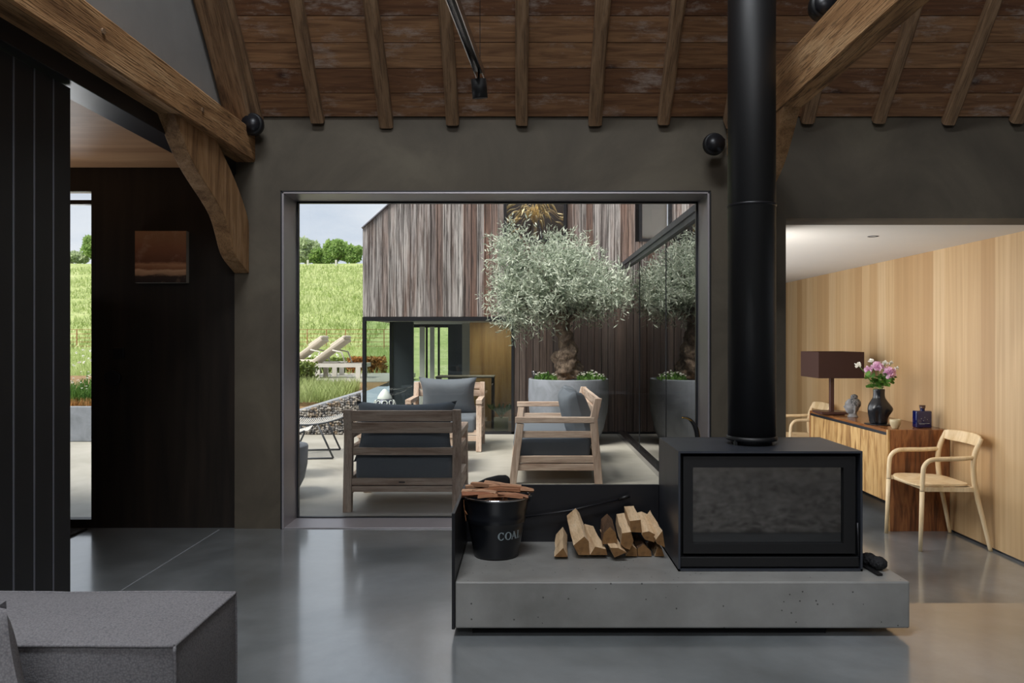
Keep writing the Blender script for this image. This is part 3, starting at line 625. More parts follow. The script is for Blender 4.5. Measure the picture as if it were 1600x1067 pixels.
# kindling
rnd = random.Random(5)
kn_ = ['pale kindling stick at the front left of the bucket rim', 'long kindling stick lying across the front rim', 'thick kindling block at the front right of the bucket', 'kindling stick sloping in at the left of the bucket', 'longest reddish kindling stick across the middle of the bucket', 'kindling stick tilted over the right of the heap', 'kindling stick crossing the top of the heap to the left', 'kindling stick slanting down towards the back right of the bucket', 'short kindling stick at the back left of the bucket', 'splintered kindling stick poking out at the right', 'kindling stick lying along the back rim', 'kindling stick crossing the back left of the heap', 'orange kindling splinter beyond the right rim of the bucket']
kl = [(-.06, -.06, .262, 12, .20), (.02, -.085, .262, -4, .22), (.07, -.08, .266, 8, .15), (-.07, -.03, .272, -14, .18), (.0, -.03, .278, -8, .24), (.05, -.01, .284, 12, .2), (-.03, .02, .286, -20, .2), (.03, .045, .285, -28, .22), (-.08, .05, .276, 10, .13), (.08, .03, .276, 4, .17), (.02, .08, .276, -5, .2), (-.03, .07, .27, 20, .16), (.1, -.02, .272, 16, .14)]
for i, (x, y, z, a, L) in enumerate(kl):
    w = .013+.009*rnd.random(); h = .011+.007*rnd.random(); L *= .84; mb = MB()
    n = 5; vs = []
    for j in range(n+1):
        t = j/n; xx = -L/2+L*t; ww = w*(.75+.35*rnd.random()); hh = h*(.8+.4*rnd.random()); bend = .006*math.sin(PI*t)
        vs += [(xx+rnd.uniform(-.004, .004), -ww/2, -hh/2+bend), (xx, ww/2, -hh/2+bend), (xx+rnd.uniform(-.004, .004), ww/2*.8, hh/2+bend), (xx, -ww/2, hh/2+bend)]
    mb.add(vs, [(j*4+k2, j*4+(k2+1) % 4, (j+1)*4+(k2+1) % 4, (j+1)*4+k2) for j in range(n) for k2 in range(4)]+[(3, 2, 1, 0), (n*4, n*4+1, n*4+2, n*4+3)])
    tag(mb.build('kindling_stick', M['kindling'], loc=(-.121+x, 3.375+y, SZ+z), rot=(rnd.uniform(-.7, .7), rnd.uniform(-.14, .14), math.radians(a))), kn_[i], 'kindling', 'kindling sticks in the coal bucket')
# fill under sticks (more kindling standing in the bucket)
for i in range(9):
    a = i*2.399; r = .03+.07*(i/9); L = .22
    mb = MB().box(-.011, .011, -.008, .008, 0, L)
    tag(mb.build('kindling_stick', M['kindling'], loc=(-.121+r*.5*math.cos(a), 3.375+r*.5*math.sin(a), SZ+.02), rot=(.25*math.sin(a), -.25*math.cos(a), a)), 'kindling stick standing upright inside the coal bucket, buried under the heap', 'kindling', 'kindling sticks in the coal bucket')
tag(MB().tube(smooth_path([(-.255, 3.328, .452), (-.2525, 3.31, .43), (-.249, 3.315, .40), (-.2445, 3.315, .365)], 4), .0018, 6).tube([(-.249, 3.310, .41), (-.238, 3.302, .395)], .002, 6).build('twine', M['twine']), 'loose end of brown twine hanging down the coal bucket', 'twine')
# black leather fire glove behind bucket
gv = MB(); pts = [(-.234, .44), (-.225, .478), (-.17, .503), (-.12, .515), (-.085, .516), (-.066, .505), (-.066, .40), (-.2, .40)]
gv.prism(pts, 3.535, 3.575)
tag(gv.build('fire_glove', M['soft_black'], bevel=.012, seg=3), 'black leather fire glove propped behind the kindling', 'glove')
# poker leaning across the back plate
pk = thing('fire_poker', 'long black fire poker lying above the logs against the back plate', 'poker', (0, 3.57, .3))
MB().tube([(-.10, 0, .04-.03), (.20, 0, .055), (.42, 0, .105)], .004, 8).build('rod', M['steel'], pk)
MB().tube([(.42, 0, .105), (.47, 0, .122)], [.007, .009], 10).build('grip', M['black'], pk)
# split logs: list of (px polygon of end face), depth
def split_log(poly, Yf, length, label, tiltx=0.0, dz=0, bark=False, dirx=0.0, rise=0.0):
    pts = [((x-VX)*Yf/F, H-(y-VY)*Yf/F) for x, y in poly]
    cx = sum(p[0] for p in pts)/len(pts); cz = sum(p[1] for p in pts)/len(pts); n = len(pts); mb = MB(); vs = []; S = 5; rn = random.Random(int(poly[0][0]))
    for j in range(S+1):
        t = j/S
        for (x, z) in pts:
            s_ = 1-.10*t; vs.append(((x-cx)*s_+dirx*t+rn.uniform(-.002, .002)*(j > 0), length*t+(rn.uniform(-.004, .004) if 0 < j < S else 0), (z-cz)*s_+rise*t+rn.uniform(-.002, .002)*(j > 0)))
    side = [(j*n+k2, j*n+(k2+1) % n, (j+1)*n+(k2+1) % n, (j+1)*n+k2) for j in range(S) for k2 in range(n)]
    mb.add(vs, side+[tuple(range(n-1, -1, -1)), tuple(S*n+k2 for k2 in range(n))])
    o = mb.build('firewood_log', [M['log_bark'] if bark else M['log_side'], M['log_end']], loc=(cx, Yf, cz)); o.data.polygons[len(side)].material_index = 1; o.data.polygons[len(side)+1].material_index = 1
    return tag(o, label, 'log', 'split firewood logs on the hearth')
LB = 869
split_log([(866, LB+1), (880, 856), (887, LB+1)], 3.30, .25, 'small triangular split log at the left end of the firewood', dirx=.012, rise=.03)
split_log([(904, LB-2), (896, 852), (913, 838), (920, 846), (921, LB-2)], 3.31, .24, 'tall split log leaning left, second from the left of the firewood', dirx=-.02, rise=.07)
split_log([(922, LB-2), (930, 854), (947, 858), (949, LB-2)], 3.31, .24, 'low flat-topped split log, third from the left of the firewood', dirx=-.03, rise=.04)
split_log([(941, 850), (943, 833), (953, 823), (962, 832), (965, 847), (950, 850)], 3.32, .22, 'barked log resting on top in the middle of the firewood', dirx=.01, rise=.012, bark=True)
split_log([(960, 871), (954, 856), (966, 856), (979, 863)], 3.27, .2, 'wedge-shaped split log lying below the barked log', dirx=-.03, rise=.03)
split_log([(970, 851), (972, 833), (986, 831), (990, 845), (984, 859), (976, 856)], 3.30, .22, 'pale-topped upright split log right of the barked log', dirx=-.0, rise=.035)
split_log([(978, LB), (988, 852), (995, 858), (996, LB)], 3.33, .2, 'small dark log at floor level right of the wedge-shaped log')
split_log([(985, 831), (984, 814), (1001, 812), (1003, 832)], 3.34, .2, 'pale square split log on the very top of the firewood', rise=.02)
split_log([(1003, 836), (1004, 832), (1014, 830), (1026, 836), (1022, 847), (1008, 843)], 3.33, .2, 'pale split log right of the topmost log', rise=.04)
split_log([(997, LB), (996, 857), (1006, 850), (1017, 861), (1018, LB)], 3.34, .2, 'round-topped brown log at floor level below the pale logs', bark=True)
split_log([(1025, 843), (1035, 829), (1039, 855), (1027, 850)], 3.30, .2, 'tall pointed split log against the side of the stove', dirx=-.02, rise=.045)
split_log([(1023, LB), (1027, 856), (1034, 856), (1038, LB)], 3.34, .2, 'small dark log at floor level touching the stove side')
# fire tools on the right of stove
for i, (px, py, lb) in enumerate(((1357, 878, 'black iron pine cone nearer the stove side'), (1372, 884, 'black iron pine cone nearer the hearth end'))):
    dyy = py+6-531; Y = .911*F/dyy; X = (px-VX)*Y/F
    mb = MB().ball((0, 0, .026), (.034, .034, .026), 24, 16, lambda d: 1+.07*math.sin(d[2]*22)*math.sin(math.atan2(d[1], d[0])*9+8*d[2]))
    tag(mb.build('iron_cone', M['cone'], loc=(X, Y, SZ)), lb, 'ornament', 'iron cones on the hearth')
tag(MB().bar((1.353, 3.30, SZ+.006), (1.37, 3.07, SZ+.006), .022, .008).build('firebrick_tongs', M['black'], bevel=.002), 'flat black steel tongs lying beside the stove', 'tongs')
# brass-edged curl behind the stove
mb = MB(); pth = smooth_path([(1065, 651), (1076, 654), (1085, 664), (1089, 676), (1090, 690)], 6); Yc = 4.35
pp = [((p.x-VX)*Yc/F, Yc, H-(p.y-VY)*Yc/F) for p in pth]; pp += [(pp[-1][0], Yc, .02)]
hc = thing('horn_sculpture', 'curved black horn with a brass edge standing behind the stove', 'sculpture', (pp[-1][0], Yc, 0))
pl = [(a-pp[-1][0], 0, c) for a, b, c in pp]
MB().tube(pl, [.003+.011*min(1, i/14) for i in range(len(pl))], 12).build('horn', M['black'], hc)
MB().tube([(a+.010*min(1, i/14), -.006, c-.004) for i, (a, b, c) in enumerate(pl[:-1])]+[(.010, -.006, .02)], .004, 8).build('brass_edge', M['gold'], hc)
MB().lathe([(0, 0), (.08, 0), (.08, .012), (.015, .02), (0, .02)], 24).build('base', M['black'], hc)
# sheepskin rug behind the camera (seen mirrored in the stove glass)
mb = MB(); n = 70; vs = []
for j in range(n+1):
    for i in range(n+1):
        x = .3+2.6*i/n; y = -.8+2.5*j/n; e = min(i, j, n-i, n-j)/5; vs.append((x, y, .004+min(1, e)*(.03+.03*mnoise.noise((x*14, y*9, 0)))))
mb.add(vs, [(j*(n+1)+i, j*(n+1)+i+1, (j+1)*(n+1)+i+1, (j+1)*(n+1)+i) for j in range(n) for i in range(n)], True)
tag(mb.build('sheepskin_rug', M['rug']), 'shaggy grey sheepskin rug mirrored in the stove glass', 'rug')
# ================================================================== sofa in the foreground
sf = thing('sofa', 'grey tweed modular sofa arm at the bottom left corner', 'sofa', (-1.6, 1.64, 0))
mb = MB(); nx, ny = 30, 6; X0, X1, Y0, Y1, Z0, Z1 = -.12, .945, -.153, .158, .06, .549
def sofa_face(f, nu, nv, flip=False):
    vs = [f(i/nu, j/nv) for j in range(nv+1) for i in range(nu+1)]
    fs = [(j*(nu+1)+i, j*(nu+1)+i+1, (j+1)*(nu+1)+i+1, (j+1)*(nu+1)+i) for j in range(nv) for i in range(nu)]
    if flip: fs = [t[::-1] for t in fs]
    mb.add(vs, fs, True)
def bul(u, v, a=.012): return a*(1-(2*u-1)**6)*(1-(2*v-1)**4)
def wob(x, y, z): return .004*mnoise.noise((x*5, y*5, z*5))
P = lambda x, y, z: (x+wob(x, y, z), y+wob(y, z+3, x), z+wob(z, x+7, y))
sofa_face(lambda u, v: P(X0+(X1-X0)*u, Y0+(Y1-Y0)*v, Z1+bul(u, v)), 40, 10)
sofa_face(lambda u, v: P(X0+(X1-X0)*u, Y0-bul(u, v), Z0+(Z1-Z0)*v), 40, 14)
sofa_face(lambda u, v: P(X0+(X1-X0)*u, Y1+bul(u, v), Z0+(Z1-Z0)*v), 40, 14, True)
sofa_face(lambda u, v: P(X1+bul(u, v, .008), Y0+(Y1-Y0)*u, Z0+(Z1-Z0)*v), 10, 14)
sofa_face(lambda u, v: P(X0, Y0+(Y1-Y0)*u, Z0+(Z1-Z0)*v), 10, 14, True)
mb.build('arm', M['sofa'], sf)
mb = MB()
for A, B in (((X0, Y0, Z1), (X1, Y0, Z1)), ((X1, Y0, Z1), (X1, Y1, Z1)), ((X0, Y1, Z1), (X1, Y1, Z1)), ((X1, Y0, Z1), (X1, Y0, Z0)), ((X1, Y1, Z1), (X1, Y1, Z0))):
    A = Vector(A); B = Vector(B); pa = [P(*(A+(B-A)*(i/40))) for i in range(41)]; mb.tube(pa, [.0035+.0006*mnoise.noise((i*.9, A.x, 0)) for i in range(41)], 8)
mb.build('piping', M['sofa'], sf)
MB().box(X0+.05, X1-.06, Y0+.04, Y1-.04, 0, .07).build('plinth', M['soft_black'], sf)
MB().box(-.12, .90, -1.0, -.18, .06, .34).build('seat', M['sofa'], sf, bevel=.04, seg=4)
mt = Matrix.Translation((-1.025, 1.325, .42)) @ Matrix.Rotation(math.radians(-17), 4, 'Y') @ Matrix.Rotation(math.radians(76), 4, 'X') @ Matrix.Rotation(math.radians(10), 4, 'Z')
tag(MB().pillow(.46, .34, .15, Matrix.Identity(4), 20, .10).build('cushion', M['sofa'], mw=mt), 'grey tweed cushion on the sofa, cut by the left frame edge', 'cushion')

# ================================================================== dining room things
sbd = thing('sideboard', 'long rosewood sideboard with figured fronts along the oak wall', 'sideboard', (3.06, 7.05, PIT))
def sd2(mb, name, mat, par=sbd, **kw):
    mb.v = [(a-3.06, b-7.05, c-PIT) for a, b, c in mb.v]; return mb.build(name, mat, par, **kw)
SX0, SX1, SY0, SY1, ST = 2.825, 3.308, 6.20, 7.90, .42
sd2(MB().box(SX0, SX1, SY0+.02, SY1, ST-.022, ST), 'top', M['rosetop'], bevel=.002)
sd2(MB().box(SX0, SX1, SY0, SY0+.022, PIT, ST-.001), 'end_panel', M['rosewood'], bevel=.0015)
sd2(MB().box(SX0-.001, SX0+.018, SY0-.001, SY0+.021, PIT, ST+.0005), 'edge_strip', M['zebra'])
sd2(MB().box(SX0, SX1, SY1-.022, SY1, PIT, ST-.022), 'end_panel', M['rosewood'])
sd2(MB().box(SX0+.03, SX1, SY0+.02, SY1-.02, -.14, ST-.022), 'carcass', M['walnut'])
sd2(MB().box(SX0+.004, SX0+.03, SY0+.022, SY1-.022, ST-.045, ST-.022), 'finger_groove', M['frame'])
for i in range(4):
    a = SY0+.024+i*.4135; sd2(MB().box(SX0, SX0+.02, a+.0015, a+.412, -.14, ST-.046), 'door', M['zebra'], bevel=.001)
# table lamp
lp = thing('table_lamp', 'table lamp with a long rectangular brown shade on the sideboard', 'lamp', (2.885, 7.48, ST))
MB().box(-.13, .115, -.09, .15, .008, .03).box(-.11, .095, -.07, .13, .0, .009).build('base', M['walnut'], lp, bevel=.002)
MB().box(-.022, .014, -.02, .02, .03, .40).box(-.035, .027, -.03, .03, .342, .352).build('pole', M['walnut'], lp, bevel=.002)
mb = MB(); a0, a1, b0, b1, c0, c1, th = -.21, .205, -.23, .24, .350, .590, .004
mb.box(a0, a1, b0, b0+th, c0, c1).box(a0, a1, b1-th, b1, c0, c1).box(a0, a0+th, b0+th, b1-th, c0, c1).box(a1-th, a1, b0+th, b1-th, c0, c1).box(a0+th, a1-th, b0+th, b1-th, c0+.06, c0+.063)
mb.build('lamp_shade', M['shade'], lp)
# stone head
bh = thing('stone_bust', 'small carved grey stone head with a topknot on the sideboard', 'sculpture', (2.965, 7.22, ST), math.radians(-12))
def headfn(d):
    x, y, z = d; q_ = 1.0
    if x < 0: q_ += .05*math.exp(-((z+.05)/.12)**2)*math.exp(-(y/.16)**2)*3.4 - .05*math.exp(-((z-.16)/.1)**2) + .04*math.exp(-((z+.48)/.1)**2)*math.exp(-(y/.3)**2) + .05*math.exp(-((z+.78)/.14)**2)
    return q_
MB().ball((0, 0, .098), (.063, .052, .073), 40, 30, headfn).lathe([(0, 0), (.045, 0), (.046, .008), (.036, .02), (.034, .05), (.03, .07)], 28, (.008, 0, 0)).build('face', M['buddha'], bh)
MB().ball((.018, 0, .122), (.060, .057, .054), 28, 20).build('hair', M['curls'], bh)
MB().ball((.020, 0, .184), (.032, .032, .024), 20, 12).build('topknot', M['curls'], bh)
for s_ in (-1, 1): MB().ball((.016, s_*.056, .08), (.012, .008, .030), 16, 12).ball((.014, s_*.057, .05), (.008, .006, .014), 12, 8).build('ear', M['buddha'], bh)
# torso vase
vs_ = thing('torso_vase', 'glossy black torso-shaped vase on a thin plate', 'vase', (2.935, 6.60, ST+.002))
MB().lathe([(0, 0), (.112, 0), (.114, .003), (.112, .005), (0, .005)], 40).build('plate', M['enamel'], vs_)
prof = [(.058, .005), (.074, .012), (.080, .05), (.086, .09), (.088, .13), (.080, .165), (.064, .195), (.052, .215), (.047, .235), (.046, .26), (.047, .285), (.044, .288), (.040, .26)]
prof2 = []
for i in range(len(prof)-1):
    pass
prof2 = [(p.x, p.z) for p in smooth_path([(a, 0, b) for a, b in prof], 4)]
def torso(p, a, z):
    x, y, zz = p; r = math.hypot(x, y); c_, s__ = math.cos(a), math.sin(a); k2 = 1.0
    lower = max(0, min(1, (.145-z)/.06))
    def dip(a_, w): return math.exp(-(((a-a_+PI) % (2*PI)-PI)/w)**2)
    k2 -= .20*lower*dip(math.radians(244), .16)
    k2 -= .16*lower*dip(math.radians(64), .2)
    bum = math.exp(-((z-.125)/.04)**2); k2 += .24*bum*dip(math.radians(-20), .6)+.16*bum*dip(math.radians(25), .5)
    k2 -= .20*math.exp(-((z-.04)/.045)**2)*dip(math.radians(0), .7)
    k2 += .06*math.exp(-((z-.13)/.04)**2)*dip(math.radians(200), .6)
    return (c_*r*k2, s__*r*k2*.86, zz)
MB().lathe(prof2, 56, fn=torso).build('body', M['ceramic'], vs_)
# bouquet
def petal(mb, base, direction, ln, wd, cup, rn, roll=0):
    d = Vector(direction).normalized(); s1 = d.cross(Vector((rn.uniform(-1, 1), rn.uniform(-1, 1), rn.uniform(-1, 1)))).normalized(); n_ = d.cross(s1); vs = []
    for i in range(4):
        t = i/3; w = wd*(math.sin(PI*(.12+.70*t)))*.5; c0_ = Vector(base)+d*ln*t+n_*cup*ln*math.sin(PI*t*.5)
        vs += [c0_-s1*w+n_*cup*w*.8, c0_+Vector((0, 0, 0)), c0_+s1*w+n_*cup*w*.8]
    mb.add(vs, [(i*3+j, i*3+j+1, i*3+j+4, i*3+j+3) for i in range(3) for j in range(2)], True)
def rand_dir(rn): 
    z = rn.uniform(-1, 1); a = rn.uniform(0, 2*PI); r = math.sqrt(1-z*z); return Vector((r*math.cos(a), r*math.sin(a), z))
def flower(name, px, py, Y, rad, mat, label, npet, seed, leaves=2, group=None):
    rn = random.Random(seed); P_ = Vector(((px-VX)*Y/F, Y, H-(py-VY)*Y/F)); base = Vector((2.935+rn.uniform(-.015, .015), 6.60+rn.uniform(-.015, .015), ST+.27))
    t = thing(name, label, 'flower', tuple(base), 0, group); c_ = P_-base; mb = MB(); axis = (c_+Vector((0, -.05, 0))).normalized()
    for i in range(npet):
        dd_ = rand_dir(rn)
        if dd_.dot(axis) < -.45: dd_ = -dd_
        petal(mb, c_+dd_*rad*.25*rn.random(), dd_+axis*.25, rad*rn.uniform(.6, 1.0), rad*rn.uniform(.6, .95), rn.uniform(-.5, .6), rn)
    mb.build('bloom', mat, t)
    MB().tube(smooth_path([(0, 0, -.08), tuple(c_*.5+Vector((0, 0, .01))), tuple(c_)], 5), .0025, 6).build('stem', M['stem'], t)
    mb = MB()
    for i in range(leaves):
        tt = rn.uniform(.25, .8); dd_ = Vector((rn.uniform(-1, 1), rn.uniform(-1, .5), rn.uniform(-.5, .5))); petal(mb, c_*tt, dd_, rn.uniform(.05, .085), .032, .15, rn)
    if leaves: mb.build('leaf', M['flora'], t)
    return t
G = 'pink peonies in the torso vase'
flower('peony', 1389, 583, 6.55, .052, M['petal_p'], 'largest pink peony, lowest right in the bouquet', 90, 1, 12, G)
flower('peony', 1371, 574, 6.60, .046, M['petal_p'], 'pink peony in the middle of the bouquet', 70, 2, 12, G)
flower('peony', 1357, 579, 6.62, .036, M['petal_p'], 'smaller pink peony at the left of the bouquet', 60, 3, 12, G)
G = 'white blooms in the torso vase'
flower('white_flower', 1341, 571, 6.60, .028, M['petal_w'], 'white bloom on a long stem sticking out left of the bouquet', 26, 4, 3, G)
flower('white_flower', 1361, 565, 6.62, .024, M['petal_w'], 'white bloom at the top left of the bouquet', 22, 5, 4, G)
flower('white_flower', 1383, 568, 6.64, .024, M['petal_w'], 'white bloom at the top centre of the bouquet', 22, 6, 4, G)
flower('white_flower', 1392, 568, 6.66, .022, M['petal_w'], 'white bloom behind the largest peony', 20, 7, 4, G)
flower('white_flower', 1401, 575, 6.62, .018, M['petal_w'], 'small white bud at the right of the bouquet', 14, 8, 4, G)
tag(MB().lathe([(0, 0), (.024, 0), (.026, .006), (.038, .03), (.042, .055), (.042, .072), (.039, .072), (.038, .05), (.022, .01), (0, .008)], 32).build('cup', M['cup'], loc=(2.93, 6.30, ST)), 'small cream stoneware cup on the sideboard', 'cup')
bt = thing('bottle', 'square cobalt blue glass bottle on the sideboard', 'bottle', (3.175, 6.36, ST))
MB().box(-.065, .06, -.035, .035, 0, .135).build('body', M['cobalt'], bt, bevel=.008, seg=3)
MB().lathe([(.018, .13), (.018, .155), (.020, .157)], 20).build('neck', M['cobalt'], bt); MB().lathe([(.023, .155), (.023, .178), (0, .178)], 20).build('stopper', M['walnut'], bt)
MB().box(-.045, .04, -.0358, -.0352, .035, .038).box(-.04, .0, -.0358, -.0352, .028, .030).box(-.028, -.024, -.0358, -.0352, .07, .078).box(0, .004, -.0358, -.0352, .08, .088).box(-.01, -.006, -.0358, -.0352, .055, .062).box(.02, .024, -.0358, -.0352, .065, .07).build('printed_mark', M['letter'], bt)
# dining armchair
ch = thing('dining_armchair', 'pale ash armchair standing in front of the near end of the sideboard', 'chair', (3.04, 5.88, PIT), 0, 'pale ash armchairs')
for s_ in (-1, 1):
    MB().tube([(-.252, s_*.265, 0), (-.243, s_*.262, .2), (-.236, s_*.26, .42)], [.013, .0155, .0165], 14).build('front_leg', M['ash'], ch)
    pth = smooth_path([(-.236, s_*.26, .42), (-.230, s_*.259, .54), (-.218, s_*.257, .60), (-.175, s_*.254, .638), (-.10, s_*.25, .646), (.03, s_*.245, .648), (.142, s_*.24, .655)], 6)
    MB().tube(pth, [.0165]*(len(pth)-6)+[.0165-.0004*i for i in range(6)], 14).build('armrest', M['ash'], ch)
    pth = smooth_path([(.243, s_*.268, 0), (.20, s_*.258, .20), (.155, s_*.247, .40), (.137, s_*.243, .53), (.137, s_*.241, .62), (.155, s_*.238, .70), (.195, s_*.235, .79)], 6)
    MB().tube(pth, [.013+.006*min(1, i/14)-.003*max(0, (i-30)/6) for i in range(len(pth))], 14).build('back_leg', M['ash'], ch)
mb = MB(); n = 18; vs = []
for i in range(n+1):
    u = -1+2*i/n; y = .243*u; x = .185+.045*(1-u*u); zt = .812-.012*u**4; zb = .728+.014*(u**6)
    vs += [(x-.009-.016, y, zb), (x-.009+.004, y, zt), (x+.009+.004, y, zt), (x+.009-.016, y, zb)]
mb.add(vs, [(i*4+k2, (i+1)*4+k2, (i+1)*4+(k2+1) % 4, i*4+(k2+1) % 4) for i in range(n) for k2 in range(4)]+[(0, 1, 2, 3), (n*4+3, n*4+2, n*4+1, n*4)], True)
mb.build('top_rail', M['ash'], ch, bevel=.006, seg=3)
mb = MB(); n = 28; out = []
for i in range(n):
    a = 2*PI*i/n; ex = .5; cx_ = math.copysign(abs(math.cos(a))**ex, math.cos(a)); cy_ = math.copysign(abs(math.sin(a))**ex, math.sin(a)); out.append((-.045+.20*cx_, .245*cy_*(1-.10*cx_)))
vs = [(x, y, .452-.010*(1-(y/.245)**2)) for x, y in out]+[(x, y, .466-.010*(1-(y/.245)**2)) for x, y in out]+[(-.045, 0, .442), (-.045, 0, .456)]
mb.add(vs, [(i, (i+1) % n, (i+1) % n+n, i+n) for i in range(n)]+[(2*n, (i+1) % n, i) for i in range(n)]+[(2*n+1, i+n, (i+1) % n+n) for i in range(n)])
mb.build('seat', M['ash'], ch)
MB().bar((-.22, -.255, .435), (.14, -.245, .43), .016, .03, (0, 1, 0)).bar((-.22, .255, .435), (.14, .245, .43), .016, .03, (0, 1, 0)).bar((.135, -.25, .43), (.135, .25, .43), .018, .035).bar((-.19, -.255, .43), (-.19, .255, .43), .016, .026).build('seat_frame', M['ash'], ch)
dup(ch, (3.02, 8.62, PIT), 0, 'pale ash armchair beyond the sideboard, mostly hidden by the lamp')

# ================================================================== patio and furniture
struct(MB().box(-9, 1.14, YW+TH, 9.55, -.12, .0).build('patio', M['patio']))
struct(MB().box(-9, -1.7, YW+.02, YW+TH+.01, -.12, -.001).build('patio', M['patio']))
mbp = MB().box(-.02, -.014, 5.0, 9.4, 0, .001).box(-5, 1.1, 8.44, 8.446, 0, .001)
mbp = MB(); mbp.bar((-3.0, 6.9, .0006), (-1.2, 8.9, .0006), .006, .001)
struct(mbp.build('trim_3', M['gravel']))
def lounge(Wd, label, loc, rz, group, pillows):
    t = thing('lounge_chair' if Wd < 1 else 'lounge_sofa', label, 'chair' if Wd < 1 else 'sofa', loc, rz, group); w2 = Wd/2-.03; D = .66
    for s_ in (-1, 1):
        MB().bar((s_*w2, D+.035, 0), (s_*w2, D-.025, .47), .055, .058).build('leg', M['teak_z'], t, bevel=.004)
        mb = MB(); pr = [(-.005, 0), (.055, 0), (.095, .50), (.055, .665), (.0, .665), (.035, .50)]
        vs = [(s_*w2-.0275, a, b) for a, b in pr]+[(s_*w2+.0275, a, b) for a, b in pr]; n = 6
        mb.add(vs, [(0, 1, 2, 5), (5, 2, 3, 4), (11, 8, 7, 6), (10, 9, 8, 11)]+[(i, i+n, (i+1) % n+n, (i+1) % n) for i in range(n)])
        mb.build('leg', M['teak_z'], t, bevel=.004)
        MB().box(s_*w2-.03, s_*w2+.03, .06, D+.015, .475, .52).build('armrest', M['teak_y'], t, bevel=.004)
        MB().box(s_*w2-.018, s_*w2+.018, .06, D-.0, .36, .41).build('side_rail', M['teak_y'], t, bevel=.003)
        MB().box(s_*w2-.018, s_*w2+.018, .04, D+.01, .165, .218).box(s_*w2-.018, s_*w2+.018, .04, D+.01, .105, .158).build('side_rail', M['teak_y'], t, bevel=.003)
    a, b = -w2+.028, w2-.028
    for z0_, z1_, yy in ((.590, .660, .005), (.512, .580, .022), (.365, .413, .048)): MB().box(a, b, yy, yy+.03, z0_, z1_).build('back_slat', M['teak_x'], t, bevel=.003)
    MB().box(a, b, .015, .05, .175, .217).box(a, b, .013, .05, .130, .168).build('back_rail', M['teak_x'], t, bevel=.003)
    MB().box(a, b, D-.02, D+.02, .165, .215).box(a, b, D-.02, D+.02, .105, .158).build('front_rail', M['teak_x'], t, bevel=.003)
    MB().box(a, b, .06, D-.02, .165, .180).build('seat_slats', M['teak_x'], t)
    MB().box(a+.008, b-.008, .085, D+.03, .182, .345).build('seat_cushion', M['cushion'], t, bevel=.035, seg=5)
    for (cx_, cy_, cz_, pw, ph, rx_, rzz) in pillows:
        m_ = Matrix.Translation((cx_, cy_, cz_)) @ Matrix.Rotation(rzz, 4, 'Z') @ Matrix.Rotation(math.radians(90-rx_), 4, 'X')
        o = MB().pillow(pw, ph, .20, pinch=.13).build('back_cushion', M['cushion'], t); o.matrix_local = m_
    return t
gl_ = 'weathered teak lounge chairs on the patio'
cA = lounge(.77, 'teak lounge chair seen from behind, just outside the big window', (-.80, 5.17, 0), 0, gl_, [(0, .175, .508, .68, .41, 14, 0)])
MB().box(-.02, .02, .012, .0149, .190, .198).build('maker_plate', M['frame'], cA)
lounge(.77, 'teak lounge chair facing the camera near the building', (-.815, 8.66, 0), PI, gl_, [(0, .175, .525, .62, .42, 14, 0)])
lounge(1.60, 'two-seat teak lounge sofa seen from its side before the planter', (.60, 6.97, 0), PI/2, None, [(-.45, .18, .50, .55, .46, 16, math.radians(8)), (.40, .17, .49, .62, .42, 14, 0)])
# coffee table (mostly hidden)
ct = thing('coffee_table', 'low teak coffee table half hidden between the lounge chairs', 'table', (-.98, 7.0, 0))
MB().box(-.42, .42, -.35, .35, .30, .345).build('table_top', M['teak_x'], ct, bevel=.004)
for sx in (-1, 1):
    for sy in (-1, 1): MB().box(sx*.38-.03, sx*.38+.03, sy*.31-.03, sy*.31+.03, 0, .30).build('leg', M['teak_z'], ct)
# lantern
ln = thing('patterned_lantern', 'white patterned ceramic lantern on the coffee table', 'lantern', (-1.205, 6.85, .346))
MB().lathe([(.08, 0), (.10, .02), (.115, .10), (.11, .17), (.09, .22), (.06, .27), (.05, .275)], 32).build('body', M['steel_blue'], ln)
mb = MB()
for zz, rr, nn_ in ((.19, .102, 11), (.235, .082, 9), (.13, .113, 12), (.07, .110, 12)):
    for i in range(nn_):
        a = 2*PI*i/nn_; c0_ = Vector((rr*math.cos(a), rr*math.sin(a), zz)); t1_ = Vector((-math.sin(a), math.cos(a), 0)); t2_ = Vector((-math.cos(a)*.35, -math.sin(a)*.35, 1)).normalized()
        mb.tube([c0_+(t1_*math.cos(b)+t2_*math.sin(b))*.022+Vector((math.cos(a), math.sin(a), 0))*.004 for b in [j*PI/5 for j in range(11)]], .0045, 6, caps=False)
mb.build('ring_pattern', M['ceramic_w'], ln); MB().lathe([(.062, .268), (.06, .285), (.035, .325), (.012, .35), (0, .352)], 28).build('lid', M['ceramic_w'], ln)
# flower pot with pink blooms on the table
fp = thing('pink_flower_pot', 'small pot of pale pink flowers beside the lantern', 'plant', (-1.04, 6.80, .346))
MB().lathe([(0, 0), (.045, 0), (.06, .09), (.056, .09), (0, .08)], 20).build('pot', M['planter'], fp)
mb = MB(); rn = random.Random(3)
for i in range(9):
    c0_ = Vector((rn.uniform(-.06, .06), rn.uniform(-.05, .05), .16+rn.uniform(0, .06)))
    for j in range(10): petal(mb, c0_, rand_dir(rn), .022, .02, .3, rn)
mb.build('bloom', leafm('pale pink petals', '#d9b7c6', '#f0dde6'), fp)
mb = MB()
for i in range(40): petal(mb, (rn.uniform(-.04, .04), rn.uniform(-.04, .04), .08+rn.uniform(0, .06)), rand_dir(rn)+Vector((0, 0, .6)), .06, .015, .2, rn)
mb.build('leaf', M['flora'], fp)
